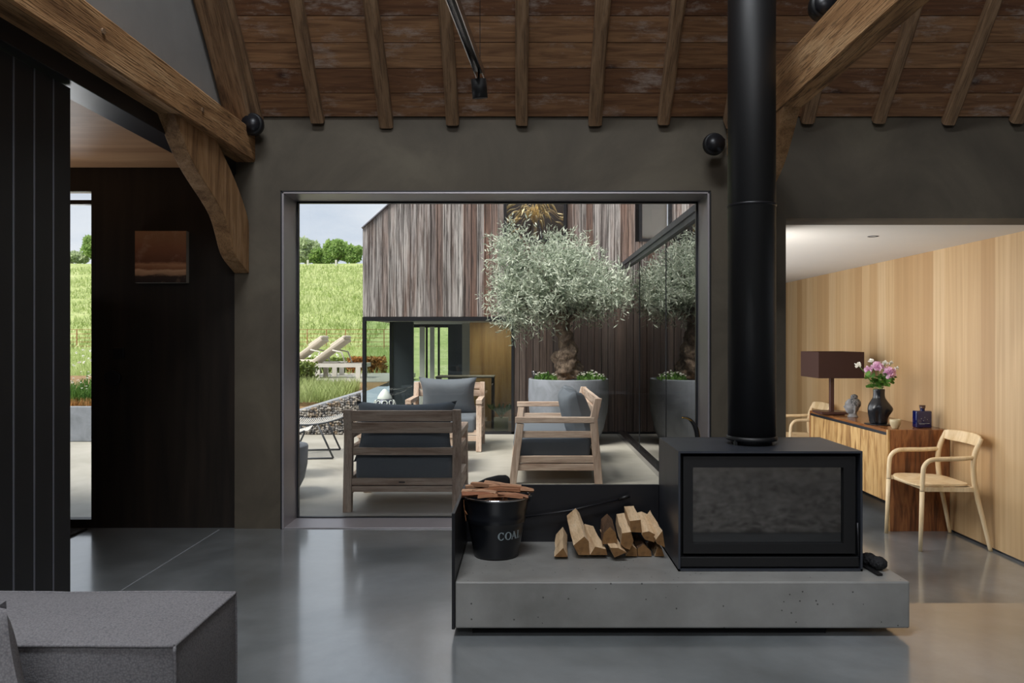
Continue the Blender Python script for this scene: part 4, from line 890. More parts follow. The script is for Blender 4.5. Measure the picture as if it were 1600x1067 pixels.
# rope footstools / chairs
def rope_stool(loc, rz, label, Wd=.50, Dp=.42, hz=.38, scoop=.05):
    t = thing('rope_footstool', label, 'stool', loc, rz, 'rope and steel footstools')
    def sz(u): return hz-scoop*(1-(2*u-1)**2)+.03*u
    for s_ in (-1, 1):
        MB().tube([(Wd*(-.5+u), s_*Dp/2, sz(u)) for u in [i/16 for i in range(17)]], .009, 10).build('side_tube', M['tube'], t)
    mb = MB()
    for i in range(34):
        u = .01+.98*i/33; mb.tube([(Wd*(-.5+u)+.02*j/8*0, -Dp/2+Dp*j/8, sz(u)-.018*math.sin(PI*j/8)+.004) for j in range(9)], .0048, 6)
    mb.build('rope_seat', M['rope'], t)
    for s_ in (-1, 1):
        xx = Wd*.22*s_
        for yy in (-1, 1): MB().tube([(xx*.5, yy*Dp*.5, sz(.5+.11*s_)), (xx*1.5, yy*Dp*.5, .01)], .009, 10).build('leg', M['tube'], t)
    for yy in (-1, 1): MB().tube([(Wd*-.33, yy*Dp*.5, .01), (Wd*.33, yy*Dp*.5, .01)], .008, 8).build('foot_bar', M['tube'], t)
    return t
rope_stool((-2.05, 7.75, 0), .12, 'rope-seated steel footstool in front of the gabion wall', .66, .60, .37, .06)
rope_stool((-1.98, 6.55, 0), .1, 'rope footstool cut by the window edge behind the stone pot', .40, .40, .36, .03)
# rope lounge chair (mirrored in the facade glass)
rc = thing('rope_lounge_chair', 'rope lounge chair mirrored in the glass of the larch building', 'chair', (-2.75, 8.0, 0), math.radians(20))
prof_c = smooth_path([(.30, 0, .40), (.05, 0, .34), (-.15, 0, .38), (-.32, 0, .62), (-.42, 0, .92)], 6)
for s_ in (-1, 1): MB().tube([(p.x, s_*(.33-.05*max(0, p.z-.5)), p.z) for p in prof_c], .010, 8).build('side_tube', M['tube'], rc)
mb = MB()
for p in prof_c: mb.tube([(p.x, -.33+.66*j/6, p.z-.02*math.sin(PI*j/6)) for j in range(7)], .0045, 6)
mb.build('rope_seat', M['rope'], rc)
for s_ in (-1, 1):
    MB().tube([(.15, s_*.33, .36), (.28, s_*.33, .01)], .01, 8).build('leg', M['tube'], rc); MB().tube([(-.1, s_*.33, .36), (-.25, s_*.33, .01)], .01, 8).build('leg', M['tube'], rc)
# grey bowl pot at the window edge
X_, Y_ = (428-VX)*5.75/F, 5.75
pf = thing('stone_bowl', 'grey stone bowl table cut by the left jamb of the big window', 'planter', (X_, Y_, 0))
MB().lathe([(.0, 0), (.12, 0), (.17, .03), (.215, .12), (.235, .22), (.24, .35), (.235, .362), (0, .366)], 40).build('bowl', M['planter'], pf)

# ================================================================== olive tree in planter
PX, PY = .475, 8.69; PH = .70
pp_ = thing('round_planter', 'large round grey planter holding the olive tree', 'planter', (PX, PY, 0))
MB().lathe([(0, 0), (.30, 0), (.33, .02), (.385, .16), (.425, .34), (.438, .50), (.434, .69), (.430, PH), (.405, PH), (.40, .66)], 64).build('shell', M['planter'], pp_)
MB().lathe([(.402, .655), (.25, .67), (0, .68)], 40).build('soil', M['soil'], pp_)
ot = thing('olive_tree', 'gnarled silver-leaved olive tree in the round grey planter', 'tree', (PX, PY, .66))
sc_ = F/PY
def L2(px, py, dy=0): return Vector(((px-VX)*(PY+dy)/F-PX, dy, H-(py-VY)*(PY+dy)/F-.66))
def gn(path, rad, seed, amp=.18, seg=26):
    mb = MB(); pts = smooth_path(path, 8); rr = []
    for i in range(len(pts)):
        f_ = i/(len(pts)-1)*(len(rad)-1); a = int(min(f_, len(rad)-2)); rr.append(rad[a]*(1-(f_-a))+rad[a+1]*(f_-a))
    mb.tube(pts, rr, seg)
    vs = []
    for v in mb.v:
        v = Vector(v); i = min(range(0, len(pts)), key=lambda q_: (pts[q_]-v).length_squared); c_ = pts[i]; dv = v-c_
        nz = mnoise.noise(v*9+Vector((seed, 0, 0)))*1.2+mnoise.noise(v*22+Vector((0, seed, 0)))*.6; vs.append(tuple(c_+dv*(1+amp*nz)))
    mb.v = vs; return mb
tr = gn([L2(888, 592), L2(886, 575), L2(885, 562), L2(888, 548), L2(884, 530), L2(880, 512), L2(880, 490)], [.165, .150, .135, .125, .10, .085, .080, .085], 3, .42, 40)
tr.build('trunk', M['bark'], ot)
crown = [((815, 440), .20, .16), ((800, 400), .12, .13), ((845, 415), .19, .12), ((870, 455), .24, .17), ((905, 430), .22, .13), ((935, 455), .20, .13), ((965, 452), .13, .10), ((830, 475), .18, .11), ((920, 478), .17, .09), ((800, 480), .13, .11), ((865, 398), .16, .07), ((905, 400), .11, .07), ((975, 470), .06, .04), ((792, 375), .045, .09), ((812, 368), .03, .06), ((875, 385), .05, .07), ((785, 455), .08, .06), ((810, 505), .07, .05), ((850, 492), .16, .07), ((885, 470), .2, .12)]
mb = MB(); base_ = L2(881, 500)
for i, ((px, py), a, b) in enumerate(crown):
    if b < .06: continue
    rn = random.Random(i); e = L2(px, py, rn.uniform(-.15, .15)); mid = base_.lerp(e, .5)+Vector((rn.uniform(-.06, .06), rn.uniform(-.06, .06), .02))
    e = e if px < 945 else L2(px, py, -.5)
    mb.tube(smooth_path([tuple(base_+Vector((rn.uniform(-.03, .03), 0, -.03))), tuple(mid), tuple(e)], 5), [.035-.0028*j for j in range(11)], 8)
mb.build('branches', M['bark'], ot)
def leaf_cloud(blobs, n, ln, wd, rn, twig=0, up=.25, vs=None, fs=None):
    vs = [] ; fs = []
    tot = sum(b[3] for b in blobs)
    for (c_, ra, rb, wt) in blobs:
        for _ in range(int(n*wt/tot)):
            d_ = rand_dir(rn); r_ = rn.random()**.33; p = Vector(c_)+Vector((d_.x*ra[0], d_.y*ra[1], d_.z*rb))*r_
            td = (Vector((d_.x, d_.y, d_.z+up))+rand_dir(rn)*.5).normalized()
            for t in range(max(1, twig)):
                q_ = p+td*(t*ln*.42) if twig else p
                ld = (td*.7+rand_dir(rn)).normalized(); s1 = ld.cross(rand_dir(rn)).normalized(); L_ = ln*rn.uniform(.7, 1.15); w_ = wd*.5
                nn_ = ld.cross(s1)*w_*.5; b_ = len(vs); vs += [q_, q_+ld*L_*.45+s1*w_+nn_, q_+ld*L_, q_+ld*L_*.45-s1*w_+nn_, q_+ld*L_*.45]
                fs += [(b_, b_+1, b_+4), (b_+1, b_+2, b_+4), (b_+2, b_+3, b_+4), (b_+3, b_, b_+4)]
    mb = MB(); mb.v = [tuple(v) for v in vs]; mb.f = fs; mb.sm = [False]*len(fs); return mb
blobs = [(L2(px, py, random.Random(i*7).uniform(-.12, .12) - (.55 if px > 945 else 0)), (a, min(.36, a*1.5)), b, a*b*(1 if b > .05 else 2.0)) for i, ((px, py), a, b) in enumerate(crown)]
fo = leaf_cloud(blobs, 1750, .072, .0150, random.Random(4), 8, .35); fo.v = [(min(a, 1.085-PX), b, c_) for a, b, c_ in fo.v]
fo.build('foliage', M['olive'], ot)
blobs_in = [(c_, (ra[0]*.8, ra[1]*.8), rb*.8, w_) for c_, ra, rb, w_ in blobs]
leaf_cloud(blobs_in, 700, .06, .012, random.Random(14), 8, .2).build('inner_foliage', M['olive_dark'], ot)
def daisies(name, cx_, cy_, cz_, rx_, ry_, h_, nL, nF, label, seed, mat=None):
    rn = random.Random(seed); t = thing(name, label, 'flowers', (cx_, cy_, cz_)); mb = MB(); mf = MB(); ms = MB()
    for i in range(nL):
        a = rn.uniform(0, 2*PI); r = math.sqrt(rn.random()); b = Vector((r*rx_*math.cos(a), r*ry_*math.sin(a), 0)); hh = h_*(1-.5*r)*rn.uniform(.5, 1)
        petal(mb, b+Vector((0, 0, hh*rn.random()*.7)), (rn.uniform(-.6, .6), rn.uniform(-.6, .6), .8), hh*.45+.01, .012, .2, rn)
    for i in range(nF):
        a = rn.uniform(0, 2*PI); r = math.sqrt(rn.random()); b = Vector((r*rx_*math.cos(a), r*ry_*math.sin(a), h_*(1-.4*r)*rn.uniform(.8, 1.1)))
        for j in range(6): petal(mf, b, (math.cos(j*1.05), math.sin(j*1.05)-.5, .3), .011, .010, .1, rn)
        ms.tube([(b.x*.7, b.y*.7, 0), tuple(b)], .001, 4)
    mb.build('foliage', mat or M['flora'], t); mf.build('blooms', M['petal_w'], t); ms.build('stems', M['stem'], t); return t
daisies('daisy_clump', PX-.25, PY-.18, .665, .12, .10, .13, 500, 16, 'white daisy clump left of the olive trunk', 1)
daisies('daisy_clump', PX+.23, PY-.18, .665, .15, .12, .13, 700, 34, 'white daisy clump right of the olive trunk', 2)
ul = thing('planter_uplight', 'small black cylinder uplight in the left side of the planter', 'light', (PX-.37, PY-.12, .66))
MB().tube([(.02, 0, 0), (-.005, 0, .12)], .028, 20).build('housing', M['black'], ul); MB().tube([(-.005, 0, .12), (-.0055, 0, .124)], .030, 20).build('bezel', M['alu'], ul); MB().tube([(.03, 0, .04), (.05, 0, -.04)], .006, 8).build('spike', M['black'], ul)

# ================================================================== larch-clad building
FY = 9.48
fb = thing('larch_clad_building', 'neighbouring wing clad in weathered vertical larch boards', 'building', (0, FY, 0))
def fbp(mb, name, mat, par=fb, **kw):
    mb.v = [(a, b-FY, c) for a, b, c in mb.v]; return mb.build(name, mat, par, **kw)
X0f = -1.928; bw = .081
wins = [(-.251, .495, 2.286, 3.30), (1.356, 1.745, 2.286, 3.30)]
mb = MB(); md = MB(); i = 0; rn = random.Random(9)
while X0f+i*bw < 4.2:
    a, b = X0f+i*bw, X0f+(i+1)*bw; zt = min(5.2, 2.438+.9*(a-X0f)); zt2 = min(5.2, 2.438+.9*(b-X0f)); cxm = (a+b)/2
    z0_ = 1.395 if cxm < -.13 else (.03 if cxm < 1.14 else 2.02)
    segs = [(z0_, None)]
    for (wa, wb_, wz0, wz1) in wins:
        if wa-.01 < cxm < wb_+.01: segs = [(z0_, wz0), (wz1, None)]
    dpt = .0 if rn.random() < .5 else -.006
    for s0, s1 in segs:
        t0, t1 = (zt, zt2) if s1 is None else (s1, s1)
        if min(t0, t1) <= s0: continue
        vs = [(a+.003, FY-.02+dpt, s0), (b-.003, FY-.02+dpt, s0), (b-.003, FY+.02, s0), (a+.003, FY+.02, s0), (a+.003, FY-.02+dpt, t0), (b-.003, FY-.02+dpt, t1), (b-.003, FY+.02, t1), (a+.003, FY+.02, t0)]
        fcs = [(0, 3, 2, 1), (4, 5, 6, 7), (0, 1, 5, 4), (1, 2, 6, 5), (2, 3, 7, 6), (3, 0, 4, 7)]
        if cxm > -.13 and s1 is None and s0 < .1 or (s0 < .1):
            # lower boards of this corner take a darker brown that holds the shade there
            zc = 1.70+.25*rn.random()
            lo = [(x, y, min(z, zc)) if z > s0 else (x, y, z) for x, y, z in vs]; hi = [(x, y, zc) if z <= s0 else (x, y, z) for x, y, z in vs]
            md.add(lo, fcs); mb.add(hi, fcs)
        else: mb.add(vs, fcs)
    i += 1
fbp(mb, 'cladding', M['larch']); fbp(md, 'shade_toned_cladding', M['larch_dark'])
# backing behind boards
mb = MB(); mb.box(X0f+.02, -.25, FY+.02, FY+.06, 1.40, 2.40); mb.box(-.25, .5, FY+.02, FY+.06, 1.4, 2.29); mb.box(.49, 1.36, FY+.02, FY+.06, 0, 5.0); mb.box(-.13, .5, FY+.02, FY+.06, 0, 2.29)
mb.box(1.36, 1.745, FY+.02, FY+.06, 2.0, 2.29); mb.box(1.745, 4.1, FY+.02, FY+.06, 2.0, 5.0); mb.box(-.25, .5, FY+.02, FY+.06, 3.3, 4.0); mb.box(1.36, 1.745, FY+.02, FY+.06, 3.3, 5)
mb.add([(X0f+.02, FY+.03, 2.40), (-.251, FY+.03, 2.40), (-.251, FY+.03, 3.85)], [(0, 1, 2)])
fbp(mb, 'backing', M['frame'])
# verge trim, roof, left side wall
m_ = MB(); m_.bar((X0f-.006, FY, 2.445), (1.2, FY, 2.445+.9*3.134), .09, .012, (0, 1, 0)); fbp(m_, 'verge_trim', M['groove'])
m_ = MB(); m_.add([(X0f, FY+.02, 2.43), (X0f+2.9, FY+.02, 5.04), (X0f+2.9, 14, 5.04), (X0f, 14, 2.43)], [(0, 1, 2, 3)]); m_.box(X0f, X0f+.04, FY+.02, 14, 1.395, 2.43); fbp(m_, 'roof', M['larch'])
for n_, (wa, wb_, wz0, wz1) in enumerate(wins):
    t = .035; m_ = MB().box(wa, wb_, FY-.045, FY+.05, wz0, wz0+t).box(wa, wa+t, FY-.045, FY+.05, wz0+t, wz1).box(wb_-t, wb_, FY-.045, FY+.05, wz0+t, wz1).box(wa, wb_, FY-.045, FY+.05, wz1-t, wz1)
    wf_ = fbp(m_, 'window_frame', M['frame']); p_ = MB().box(wa+t, wb_-t, FY-.01, FY-.002, wz0+t, wz1-t); p_.v = [(a, b-FY, c) for a, b, c in p_.v]; p_.build('pane', M['glass'], wf_)
fbp(MB().box(1.40, 1.70, FY+.035, FY+.04, 2.32, 3.26), 'roller_blind', M['blind'])
# upstairs room box behind window with reeded dark wall
fbp(MB().box(-.5, .9, 10.6, 10.65, 2.2, 3.6).box(-.5, .9, FY+.06, 10.6, 2.2, 2.25), 'upstairs_room', M['blackpanel'])
dg = thing('dried_grass_vase', 'glass vase of golden dried grasses in the upper window', 'vase', ((836-VX)*9.62/F, 9.64, 2.262))
MB().lathe([(0, 0), (.06, 0), (.085, .05), (.09, .11), (.075, .19), (.05, .27), (.045, .31)], 28).build('glass_vase', M['glass'], dg)
mb = MB(); mh = MB(); rn = random.Random(8)
for i in range(46):
    a = rn.uniform(0, 2*PI); sp2 = rn.uniform(.05, .34); e = Vector((sp2*math.cos(a), sp2*.4*math.sin(a), rn.uniform(.38, .66)-.5*sp2)); b = Vector((rn.uniform(-.05, .05), rn.uniform(-.03, .03), .01)); n_ = Vector((b.x*-.4, b.y*-.4, .26))
    mb.tube(smooth_path([b, n_, (n_+e)*.5+Vector((0, 0, .12)), e], 4), .0028, 5)
    d_ = Vector((e.x*1.2, e.y, -.05-.1*sp2)); mh.tube([e, e+d_*.18, e+d_*.4+Vector((0, 0, -.03)), e+d_*.6+Vector((0, 0, -.08))], [.004, .014, .012, .002], 6)
mb.build('stalks', M['pampas'], dg); mh.build('seed_heads', M['pampas'], dg)
# lower glazing
GX0, GX1, GZ = X0f, -.13, 1.379
m_ = MB().box(GX0, GX1, FY-.03, FY+.05, GZ-.035, GZ+.012).box(GX0, GX0+.035, FY-.03, FY+.05, 0, GZ-.035).box(GX1-.03, GX1, FY-.03, FY+.05, 0, GZ-.035).box(GX0, GX1, FY-.03, FY+.05, 0, .03)
gfr = fbp(m_, 'glazing_frame', M['frame']); m_ = MB().box(GX0+.03, GX1-.03, FY, FY+.01, .03, GZ-.03); m_.v = [(a, b-FY, c) for a, b, c in m_.v]; m_.build('pane', M['facade_glass'], gfr)
def at(px, Y): return (px-VX)*Y/F
fbp(MB().box(GX0, 1.1, FY+.05, 12.6, -.06, 0.0), 'room_floor', M['floor'])
fbp(MB().box(GX0, 1.1, FY+.05, 12.6, 1.36, 1.40), 'room_ceiling', M['white'])
Yb = 12.2
fbp(MB().box(at(734, 11.0), at(812, 11.0), 11.0, 11.05, 0, 1.36), 'timber_panel', M['brown_panel'])
fbp(MB().box(at(722, 11.4), at(737, 11.4), 11.4, 11.45, 0, 1.36), 'pale_wall', M['white'])
M['slate'] = flat('slate column', '#3f444a', .5)
fbp(MB().box(at(614, 10.6), at(645, 10.6), 10.6, 10.7, 0, 1.36), 'dark_column', M['slate'])
fbp(MB().box(at(700, Yb), at(724, Yb), Yb, Yb+.1, 0, 1.36), 'dark_column', M['slate'])
fbp(MB().box(at(609, 10.6), at(613, 10.6), 10.58, 10.66, 0, 1.36).box(at(665, Yb), at(668, Yb), Yb, Yb+.05, 0, 1.36).box(at(684, Yb), at(687, Yb), Yb, Yb+.05, 0, 1.36).box(GX0, at(700, Yb), Yb, Yb+.05, 1.31, 1.36), 'back_glazing_bar', M['frame'])
fbp(MB().box(at(656, Yb), at(664, Yb), Yb-.03, Yb-.01, 0, 1.32).box(at(672, Yb), at(679, Yb), Yb-.03, Yb-.01, 0, 1.32), 'curtain', M['white'])
fbp(MB().box(at(734, 11.0), 1.1, 12.5, 12.6, 0, 1.36).box(1.05, 1.1, FY+.06, 12.6, 0, 1.36), 'rear_wall', M['blackpanel'])
tb = thing('indoor_table', 'thin-topped table inside the glazed ground floor room', 'table', (at(728, 10.3), 10.3, 0))
MB().box(-.37, .37, -.25, .25, .64, .655).build('table_top', M['canvas'], tb)
for sx in (-1, 1):
    for sy in (-1, 1): MB().box(sx*.35-.012, sx*.35+.012, sy*.23-.012, sy*.23+.012, 0, .64).build('leg', M['frame'], tb)
ip = thing('potted_palm', 'small green palm in a woven straw pot behind the glass', 'plant', (at(783, 9.75), 9.75, 0))
MB().lathe([(0, 0), (.075, 0), (.085, .02), (.09, .17), (.08, .17), (0, .15)], 28).build('pot', M['pot'], ip)
mb = MB(); rn = random.Random(2)
for i in range(8):
    a = i*2*PI/8; d_ = Vector((math.cos(a)*.5, math.sin(a)*.4, .75)); pts = smooth_path([(0, 0, .15), tuple(Vector((0, 0, .15))+d_*.12), tuple(Vector((0, 0, .13))+d_*.2+Vector((d_.x*.08, 0, 0)))], 6)
    mb.tube(pts, .003, 5)
    for p in pts[3:]:
        for s_ in (-1, 1): petal(mb, p, Vector((-d_.y*s_, d_.x*s_, .1))+d_*.9, .07, .016, .05, rn)
mb.build('fronds', M['flora'], ip)

# ================================================================== garden, wall, hill
gb = thing('gabion_wall', 'stone-filled gabion retaining wall at the left of the patio', 'wall', (-2.9, 9.42, 0))
rn = random.Random(12); gx0, gx1 = -4.6, X0f-.01
def gtop(x): return .27+(x+2.71)*(.235/.78) if x > -4 else -.0+max(.12, .27+(x+2.71)*.3)
mb = MB(); x = gx0
PH_ = [(0.0, .5257, .8507), (0.0, .5257, -.8507), (0.0, -.5257, .8507), (0.0, -.5257, -.8507), (.5257, .8507, 0.0), (.5257, -.8507, 0.0), (-.5257, .8507, 0.0), (-.5257, -.8507, 0.0), (.8507, 0.0, .5257), (-.8507, 0.0, .5257), (.8507, 0.0, -.5257), (-.8507, 0.0, -.5257)]
IF = [(0, 2, 8), (0, 8, 4), (0, 4, 6), (0, 6, 9), (0, 9, 2), (3, 1, 10), (3, 10, 5), (3, 5, 7), (3, 7, 11), (3, 11, 1), (2, 5, 8), (8, 5, 10), (8, 10, 4), (4, 10, 1), (4, 1, 6), (6, 1, 11), (6, 11, 9), (9, 11, 7), (9, 7, 2), (2, 7, 5)]
while x < gx1:
    z = .012
    while z < gtop(x)-.01:
        sx, sy, sz_ = rn.uniform(.014, .026), rn.uniform(.014, .026), rn.uniform(.012, .024); cx_, cy_, cz_ = x+rn.uniform(-.01, .01), rn.uniform(-.012, .012), z+rn.uniform(-.008, .008)
        mb.add([(cx_+2.9+p[0]*sx*rn.uniform(.8, 1.2), cy_+p[1]*sy, max(.002, cz_+p[2]*sz_*rn.uniform(.8, 1.2))) for p in PH_], IF); z += .027
    x += .030
o = mb.build('stones', M['stone'], gb); o['kind'] = 'stuff'
mb = MB(); n = 20
for i in range(n):
    a = gx0+(gx1-gx0)*i/n; b = gx0+(gx1-gx0)*(i+1)/n; mb.add([(a+2.9, .02, 0), (b+2.9, .02, 0), (b+2.9, .02, gtop(b)), (a+2.9, .02, gtop(a)), (b+2.9, .5, gtop(b)+.02), (a+2.9, .5, gtop(a)+.02)], [(0, 1, 2, 3), (3, 2, 4, 5)])
mb.build('backfill', M['gravel'], gb)
mw_ = MB(); x = gx0
while x < gx1: mw_.box(x+2.899, x+2.901, -.034, -.031, .01, gtop(x)); x += .075
z = .05
while z < .5:
    xs = max(gx0, -2.71+(z-.27)/.3013) if z > .12 else gx0; mw_.box(xs+2.9, gx1+2.9, -.034, -.031, z-.001, z+.001); z += .075
mw_.build('wire_mesh', M['tube'], gb)
# steel edging and bed
pa = ((462-VX)*9.75/F, 9.75, H-(636-VY)*9.75/F); pb = ((556-VX)*10.9/F, 10.9, H-(605-VY)*10.9/F)
tag(MB().bar((pa[0]-.9, pa[1]-.3, pa[2]-.08), pb, .01, .05, (0, 0, 1) if False else (1, 0, 0)).build('bed_edging', M['tube']), 'dark steel edging strip of the planted bed', 'edging')
gd = MB()
gd.add([(-14, 9.55, .12), (-3.4, 9.9, .12), (-2.66, 9.9, .27), (X0f, 9.9, .50), (X0f, 11.2, .52), (-14, 11.2, .40), (X0f, 13.6, .52), (-14, 13.6, .5)], [(0, 1, 5), (1, 2, 5), (2, 3, 4), (2, 4, 5), (5, 4, 6, 7)])
struct(gd.build('garden_bed', M['soil']))
struct(MB().box(-3.6, X0f-.02, 11.3, 14.2, .46, .53).build('upper_terrace', M['patio']))
# hillside and meadow
mb = MB(); nx, ny = 60, 80; vs = []
def hz(x, y):
    if y < 40: b = .42+(y-13.5)*.0066
    else:
        t = (y-40)/50; b = .6+9.13*t if y <= 90 else 9.73+(y-90)*.02
    return b+.12*mnoise.noise((x*.3, y*.3, 0))*min(1, (y-13)/10)
ys = [13.5+(40-13.5)*i/25 for i in range(25)]+[40+50*i/35 for i in range(35)]+[90+i*4 for i in range(21)]
xs = [-95+130*i/nx for i in range(nx+1)]
for y in ys:
    for x in xs: vs.append((x, y, hz(x, y)))
mb.add(vs, [(j*(nx+1)+i, j*(nx+1)+i+1, (j+1)*(nx+1)+i+1, (j+1)*(nx+1)+i) for j in range(len(ys)-1) for i in range(nx)], True)
struct(mb.build('hillside', M['field']))
# garden lawn left of trough
struct(MB().add([(-20, 9.4, .3), (-4.4, 9.4, .3), (-4.4, 13.6, .45), (-20, 13.6, .45)], [(0, 1, 2, 3)]).build('lawn', M['field']))
def blades(name, boxes, n, h, w, mat, seed, label, lean=.35):
    rn = random.Random(seed); vs = []; fs = []
    for _ in range(n):
        x0_, x1_, y0_, y1_, zf = boxes[rn.randrange(len(boxes))]; x = rn.uniform(x0_, x1_); y = rn.uniform(y0_, y1_); z = zf(x, y) if callable(zf) else zf; hh = h*rn.uniform(.5, 1.2); a = rn.uniform(0, PI); dx_ = math.cos(a)*w; dy_ = math.sin(a)*w
        lx, ly = rn.uniform(-lean, lean)*hh, rn.uniform(-lean, lean)*hh; b = len(vs); vs += [(x-dx_, y-dy_, z), (x+dx_, y+dy_, z), (x+dx_*.6+lx*.4, y+ly*.4, z+hh*.6), (x-dx_*.6+lx*.4, y+ly*.4, z+hh*.6), (x+lx, y+ly, z+hh)]
        fs += [(b, b+1, b+2, b+3), (b+3, b+2, b+4)]
    mb = MB(); mb.v = vs; mb.f = fs; mb.sm = [False]*len(fs); return tag(mb.build(name, mat), label, 'grass', kind='stuff')
def vis(y, p0=455, p1=600): return (p0-VX)*y/F, (p1-VX)*y/F
bx = []
for y in (14.5, 16, 18, 21, 24, 28, 33, 38): a, b = vis(y, 60, 600); bx.append((a, b, y-1, y+3, hz))
blades('meadow_grass', bx, 22000, .22, .012, M['grassb'], 5, 'long soft meadow grass below the hill')
bx = []
for y in (42, 48, 55, 62, 70, 80): a, b = vis(y, 90, 580); bx.append((a, b, y-3, y+6, hz))
blades('hill_grass', bx, 20000, .35, .05, M['grassb'], 6, 'tufty grass covering the hillside', .5)
def gbed(x, y): return .27+(x+2.66)*.3 if x > -3.3 else .15
blades('ornamental_grass', [(-3.35, -2.25, 9.95, 10.9, lambda x, y: .33+(y-9.9)*.1)], 5200, .20, .004, M['grassb'], 7, 'feathery ornamental grasses in the bed above the gabion wall', .6)
# white meadow flowers
def white_specks(name, boxes, n, r, seed, label):
    rn = random.Random(seed); mb = MB()
    for _ in range(n):
        x0_, x1_, y0_, y1_, z0_, z1_ = boxes[rn.randrange(len(boxes))]; p = Vector((rn.uniform(x0_, x1_), rn.uniform(y0_, y1_), rn.uniform(z0_, z1_)))
        for j in range(4): petal(mb, p, rand_dir(rn), r, r, .3, rn)
    return tag(mb.build(name, M['petal_w']), label, 'flowers', kind='stuff')
white_specks('white_meadow_flowers', [(-5.5, -3.6, 14, 17, .62, .85), (-9.6, -7.4, 12.5, 15, .6, 1.0)], 190, .03, 3, 'white flowers scattered in the long meadow grass')
# trough planter seen through the sidelight
tp = thing('trough_planter', 'long grey planter outside the narrow sidelight', 'planter', (-5.6, 9.0, 0))
MB().box(-1.4, 1.15, -.25, .25, 0, .39).build('trough', M['planter'], tp, bevel=.01); MB().box(-1.36, 1.11, -.21, .21, .37, .392).build('soil', M['soil'], tp)
blades('trough_grass', [(-6.4, -4.5, 8.85, 9.2, .39)], 3500, .24, .005, M['flora'], 9, 'leafy plants growing in the grey trough', .5)
daisies('white_flower_drift', -5.0, 9.05, .392, .45, .18, .36, 900, 70, 'tall white flowers in the grey trough', 12)
blades('orange_sedge', [(-5.4, -4.5, 8.78, 8.88, .39)], 700, .09, .004, M['autumn'], 10, 'orange-tinted sedge along the front of the grey trough', .6)
def box_hedge(name, x0_, x1_, y0_, y1_, z0_, z1_, n, mat, label, seed, size=.04):
    rn = random.Random(seed); t = thing(name, label, 'hedge', ((x0_+x1_)/2, (y0_+y1_)/2, z0_)); hx, hy, hzz = (x1_-x0_)/2, (y1_-y0_)/2, z1_-z0_
    MB().box(-hx*.85, hx*.85, -hy*.85, hy*.85, 0, hzz*.88).build('core', M['bark'], t)
    blobs = [((0, 0, hzz/2), None, None, 1)]; vs = []; fs = []
    for _ in range(n):
        f_ = rn.random(); x = rn.uniform(-1, 1); y = rn.uniform(-1, 1); z = rn.random()
        if f_ < .4: y = -1+rn.uniform(-.05, .15)
        elif f_ < .7: z = 1+rn.uniform(-.12, .05)
        elif f_ < .85: x = math.copysign(1+rn.uniform(-.1, .05), x)
        p = Vector((x*hx, y*hy, z*hzz)); ld = rand_dir(rn); s1 = ld.cross(rand_dir(rn)).normalized(); b = len(vs); L_ = size*rn.uniform(.6, 1.1)
        vs += [p, p+ld*L_*.5+s1*L_*.35, p+ld*L_, p+ld*L_*.5-s1*L_*.35]; fs.append((b, b+1, b+2, b+3))
    mb = MB(); mb.v = [tuple(v) for v in vs]; mb.f = fs; mb.sm = [False]*len(fs); mb.build('foliage', mat, t); return t
box_hedge('clipped_hedge', -3.75, -3.02, 10.95, 11.6, .36, H-(570-VY)*11.0/F, 5200, M['hedge'], 'clipped dark hedge block in front of the sun loungers', 3, .05)
box_hedge('garden_hedge', -4.6, -3.2, 14.4, 15.0, .45, H-(563-VY)*14.4/F, 5200, M['hedge'], 'low hedge behind the sun loungers', 4, .06)
box_hedge('rust_hedge', -3.18, -2.6, 14.35, 14.9, .45, H-(561-VY)*14.4/F, 3200, M['autumn'], 'rust-tinted hedge end beside the larch building', 5, .06)
# sun loungers
def sunlounger(px, Y, label):
    X = (px-VX)*Y/F; t = thing('sun_lounger', label, 'sun lounger', (X, Y, .53), math.radians(0), 'white sun loungers on the upper terrace')
    MB().box(-.9, .42, -.02, .02, .17, .23).box(-.9, .42, .48, .52, .17, .23).box(.38, .42, -.02, .52, .17, .23).build('frame', M['lounge_w'], t)
    for x in (-.3, .32):
        for y in (0, .5): MB().box(x-.035, x+.035, y-.025, y+.025, 0, .18).build('leg', M['lounge_w'], t)
    MB().bar((-.42, .25, .22), (.10, .25, .60), .46, .07, (0, 1, 0)).build('back_cushion', M['lounge_c'], t, bevel=.02, seg=3)
    MB().bar((-.12, .25, .485), (.11, .25, .645), .42, .06, (0, 1, 0)).build('head_pillow', M['lounge_c'], t, bevel=.025, seg=3)
    MB().tube([(-.08, .02, .43), (.06, .02, .40), (.12, .02, .23)], .012, 8).tube([(-.08, .48, .43), (.06, .48, .40), (.12, .48, .23)], .012, 8).build('strut', M['lounge_w'], t)
    MB().box(-.9, -.4, .03, .47, .22, .28).build('seat_cushion', M['lounge_c'], t, bevel=.02, seg=3); return t
sunlounger(527, 12.2, 'white sun lounger nearer the larch building')
sunlounger(492, 12.9, 'white sun lounger cut by the left jamb of the big window')
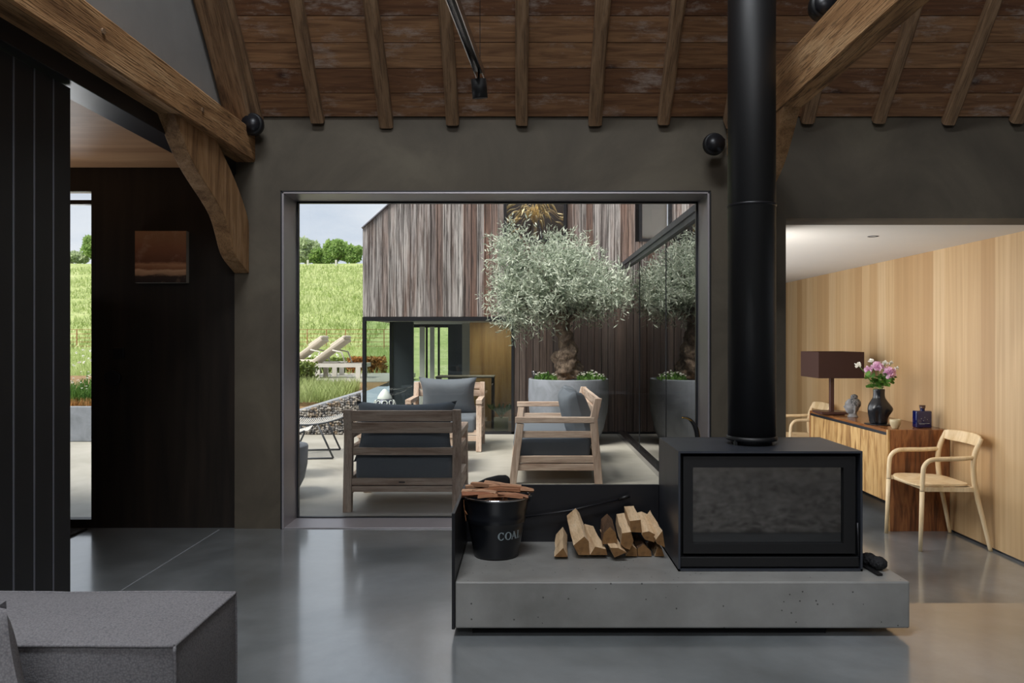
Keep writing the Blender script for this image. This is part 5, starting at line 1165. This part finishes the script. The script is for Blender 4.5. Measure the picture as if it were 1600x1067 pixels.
# estate rail fence
ef = thing('estate_fence', 'thin rusty estate rail fence below the hillside', 'fence', (-12, 40, .6))
def FX(px): return (px-VX)*40/F+12
for px in [i for i in range(60, 660, 30)]: MB().box(FX(px)-.02, FX(px)+.02, -.02, .02, -.1, 1.05).build('post', M['rust'], ef)
for zz in (.2, .42, .62, .82, 1.04): MB().box(FX(50), FX(640), -.012, .012, zz-.012, zz+.012).build('rail', M['rust'], ef)
# crest fence posts
for px, lb in ((481, 'pale fence post on the hill crest, left of the pair'), (525, 'pale fence post on the hill crest, right of the pair')):
    Y = 88; tag(MB().box(-.09, .09, -.09, .09, -.3, .55).build('crest_fence_post', M['lounge_w'], loc=((px-VX)*Y/F, Y, 9.4)), lb, 'post', 'posts on the hill crest')
# crest trees
def far_tree(px, pyc, rpx, hpx, mat, label, seed, Y=96):
    rn = random.Random(seed); s_ = Y/F; X = (px-VX)*s_; t = thing('crest_tree', label, 'tree', (X, Y, 9.6), 0, 'trees along the hill crest'); zc = H-(pyc-VY)*s_-9.6
    bl = []
    for i in range(12):
        a = rn.uniform(0, 2*PI); r = rn.random()**.5
        bl.append((Vector((r*rpx*s_*.75*math.cos(a), r*rpx*s_*.5*math.sin(a), zc+rn.uniform(-.5, .5)*hpx*s_)), (rpx*s_*.42, rpx*s_*.42), hpx*s_*.38, 1))
    leaf_cloud(bl, 3000, .42, .30, rn, 0, .2).build('crown', mat, t)
    mb = MB().tube([(0, 0, -1), (0, 0, zc)], [.18, .12], 8)
    for (c_, _, _, _) in bl[:6]: mb.tube([(0, 0, zc*.6), tuple(c_)], [.08, .03], 6)
    mb.build('trunk', M['bark'], t)
far_tree(478, 390, 20, 22, M['tree2'], 'pale loose tree at the left end of the hill crest', 1)
far_tree(500, 397, 18, 16, M['tree'], 'bushy green tree, second from the left on the crest', 2)
far_tree(526, 393, 19, 22, M['tree'], 'tall green tree in the middle of the crest', 3)
far_tree(552, 398, 15, 17, M['tree'], 'darker round tree beside the larch roof on the crest', 4)
far_tree(512, 400, 16, 12, M['tree2'], 'low pale tree between the crest trees', 5, 98)
far_tree(146, 387, 16, 22, M['tree'], 'green tree seen at the top of the narrow sidelight', 6)
far_tree(112, 402, 22, 9, M['tree2'], 'low far tree at the left of the narrow sidelight', 7)
far_tree(600, 398, 22, 18, M['tree'], 'crest tree seen through the ground floor glazing', 8)
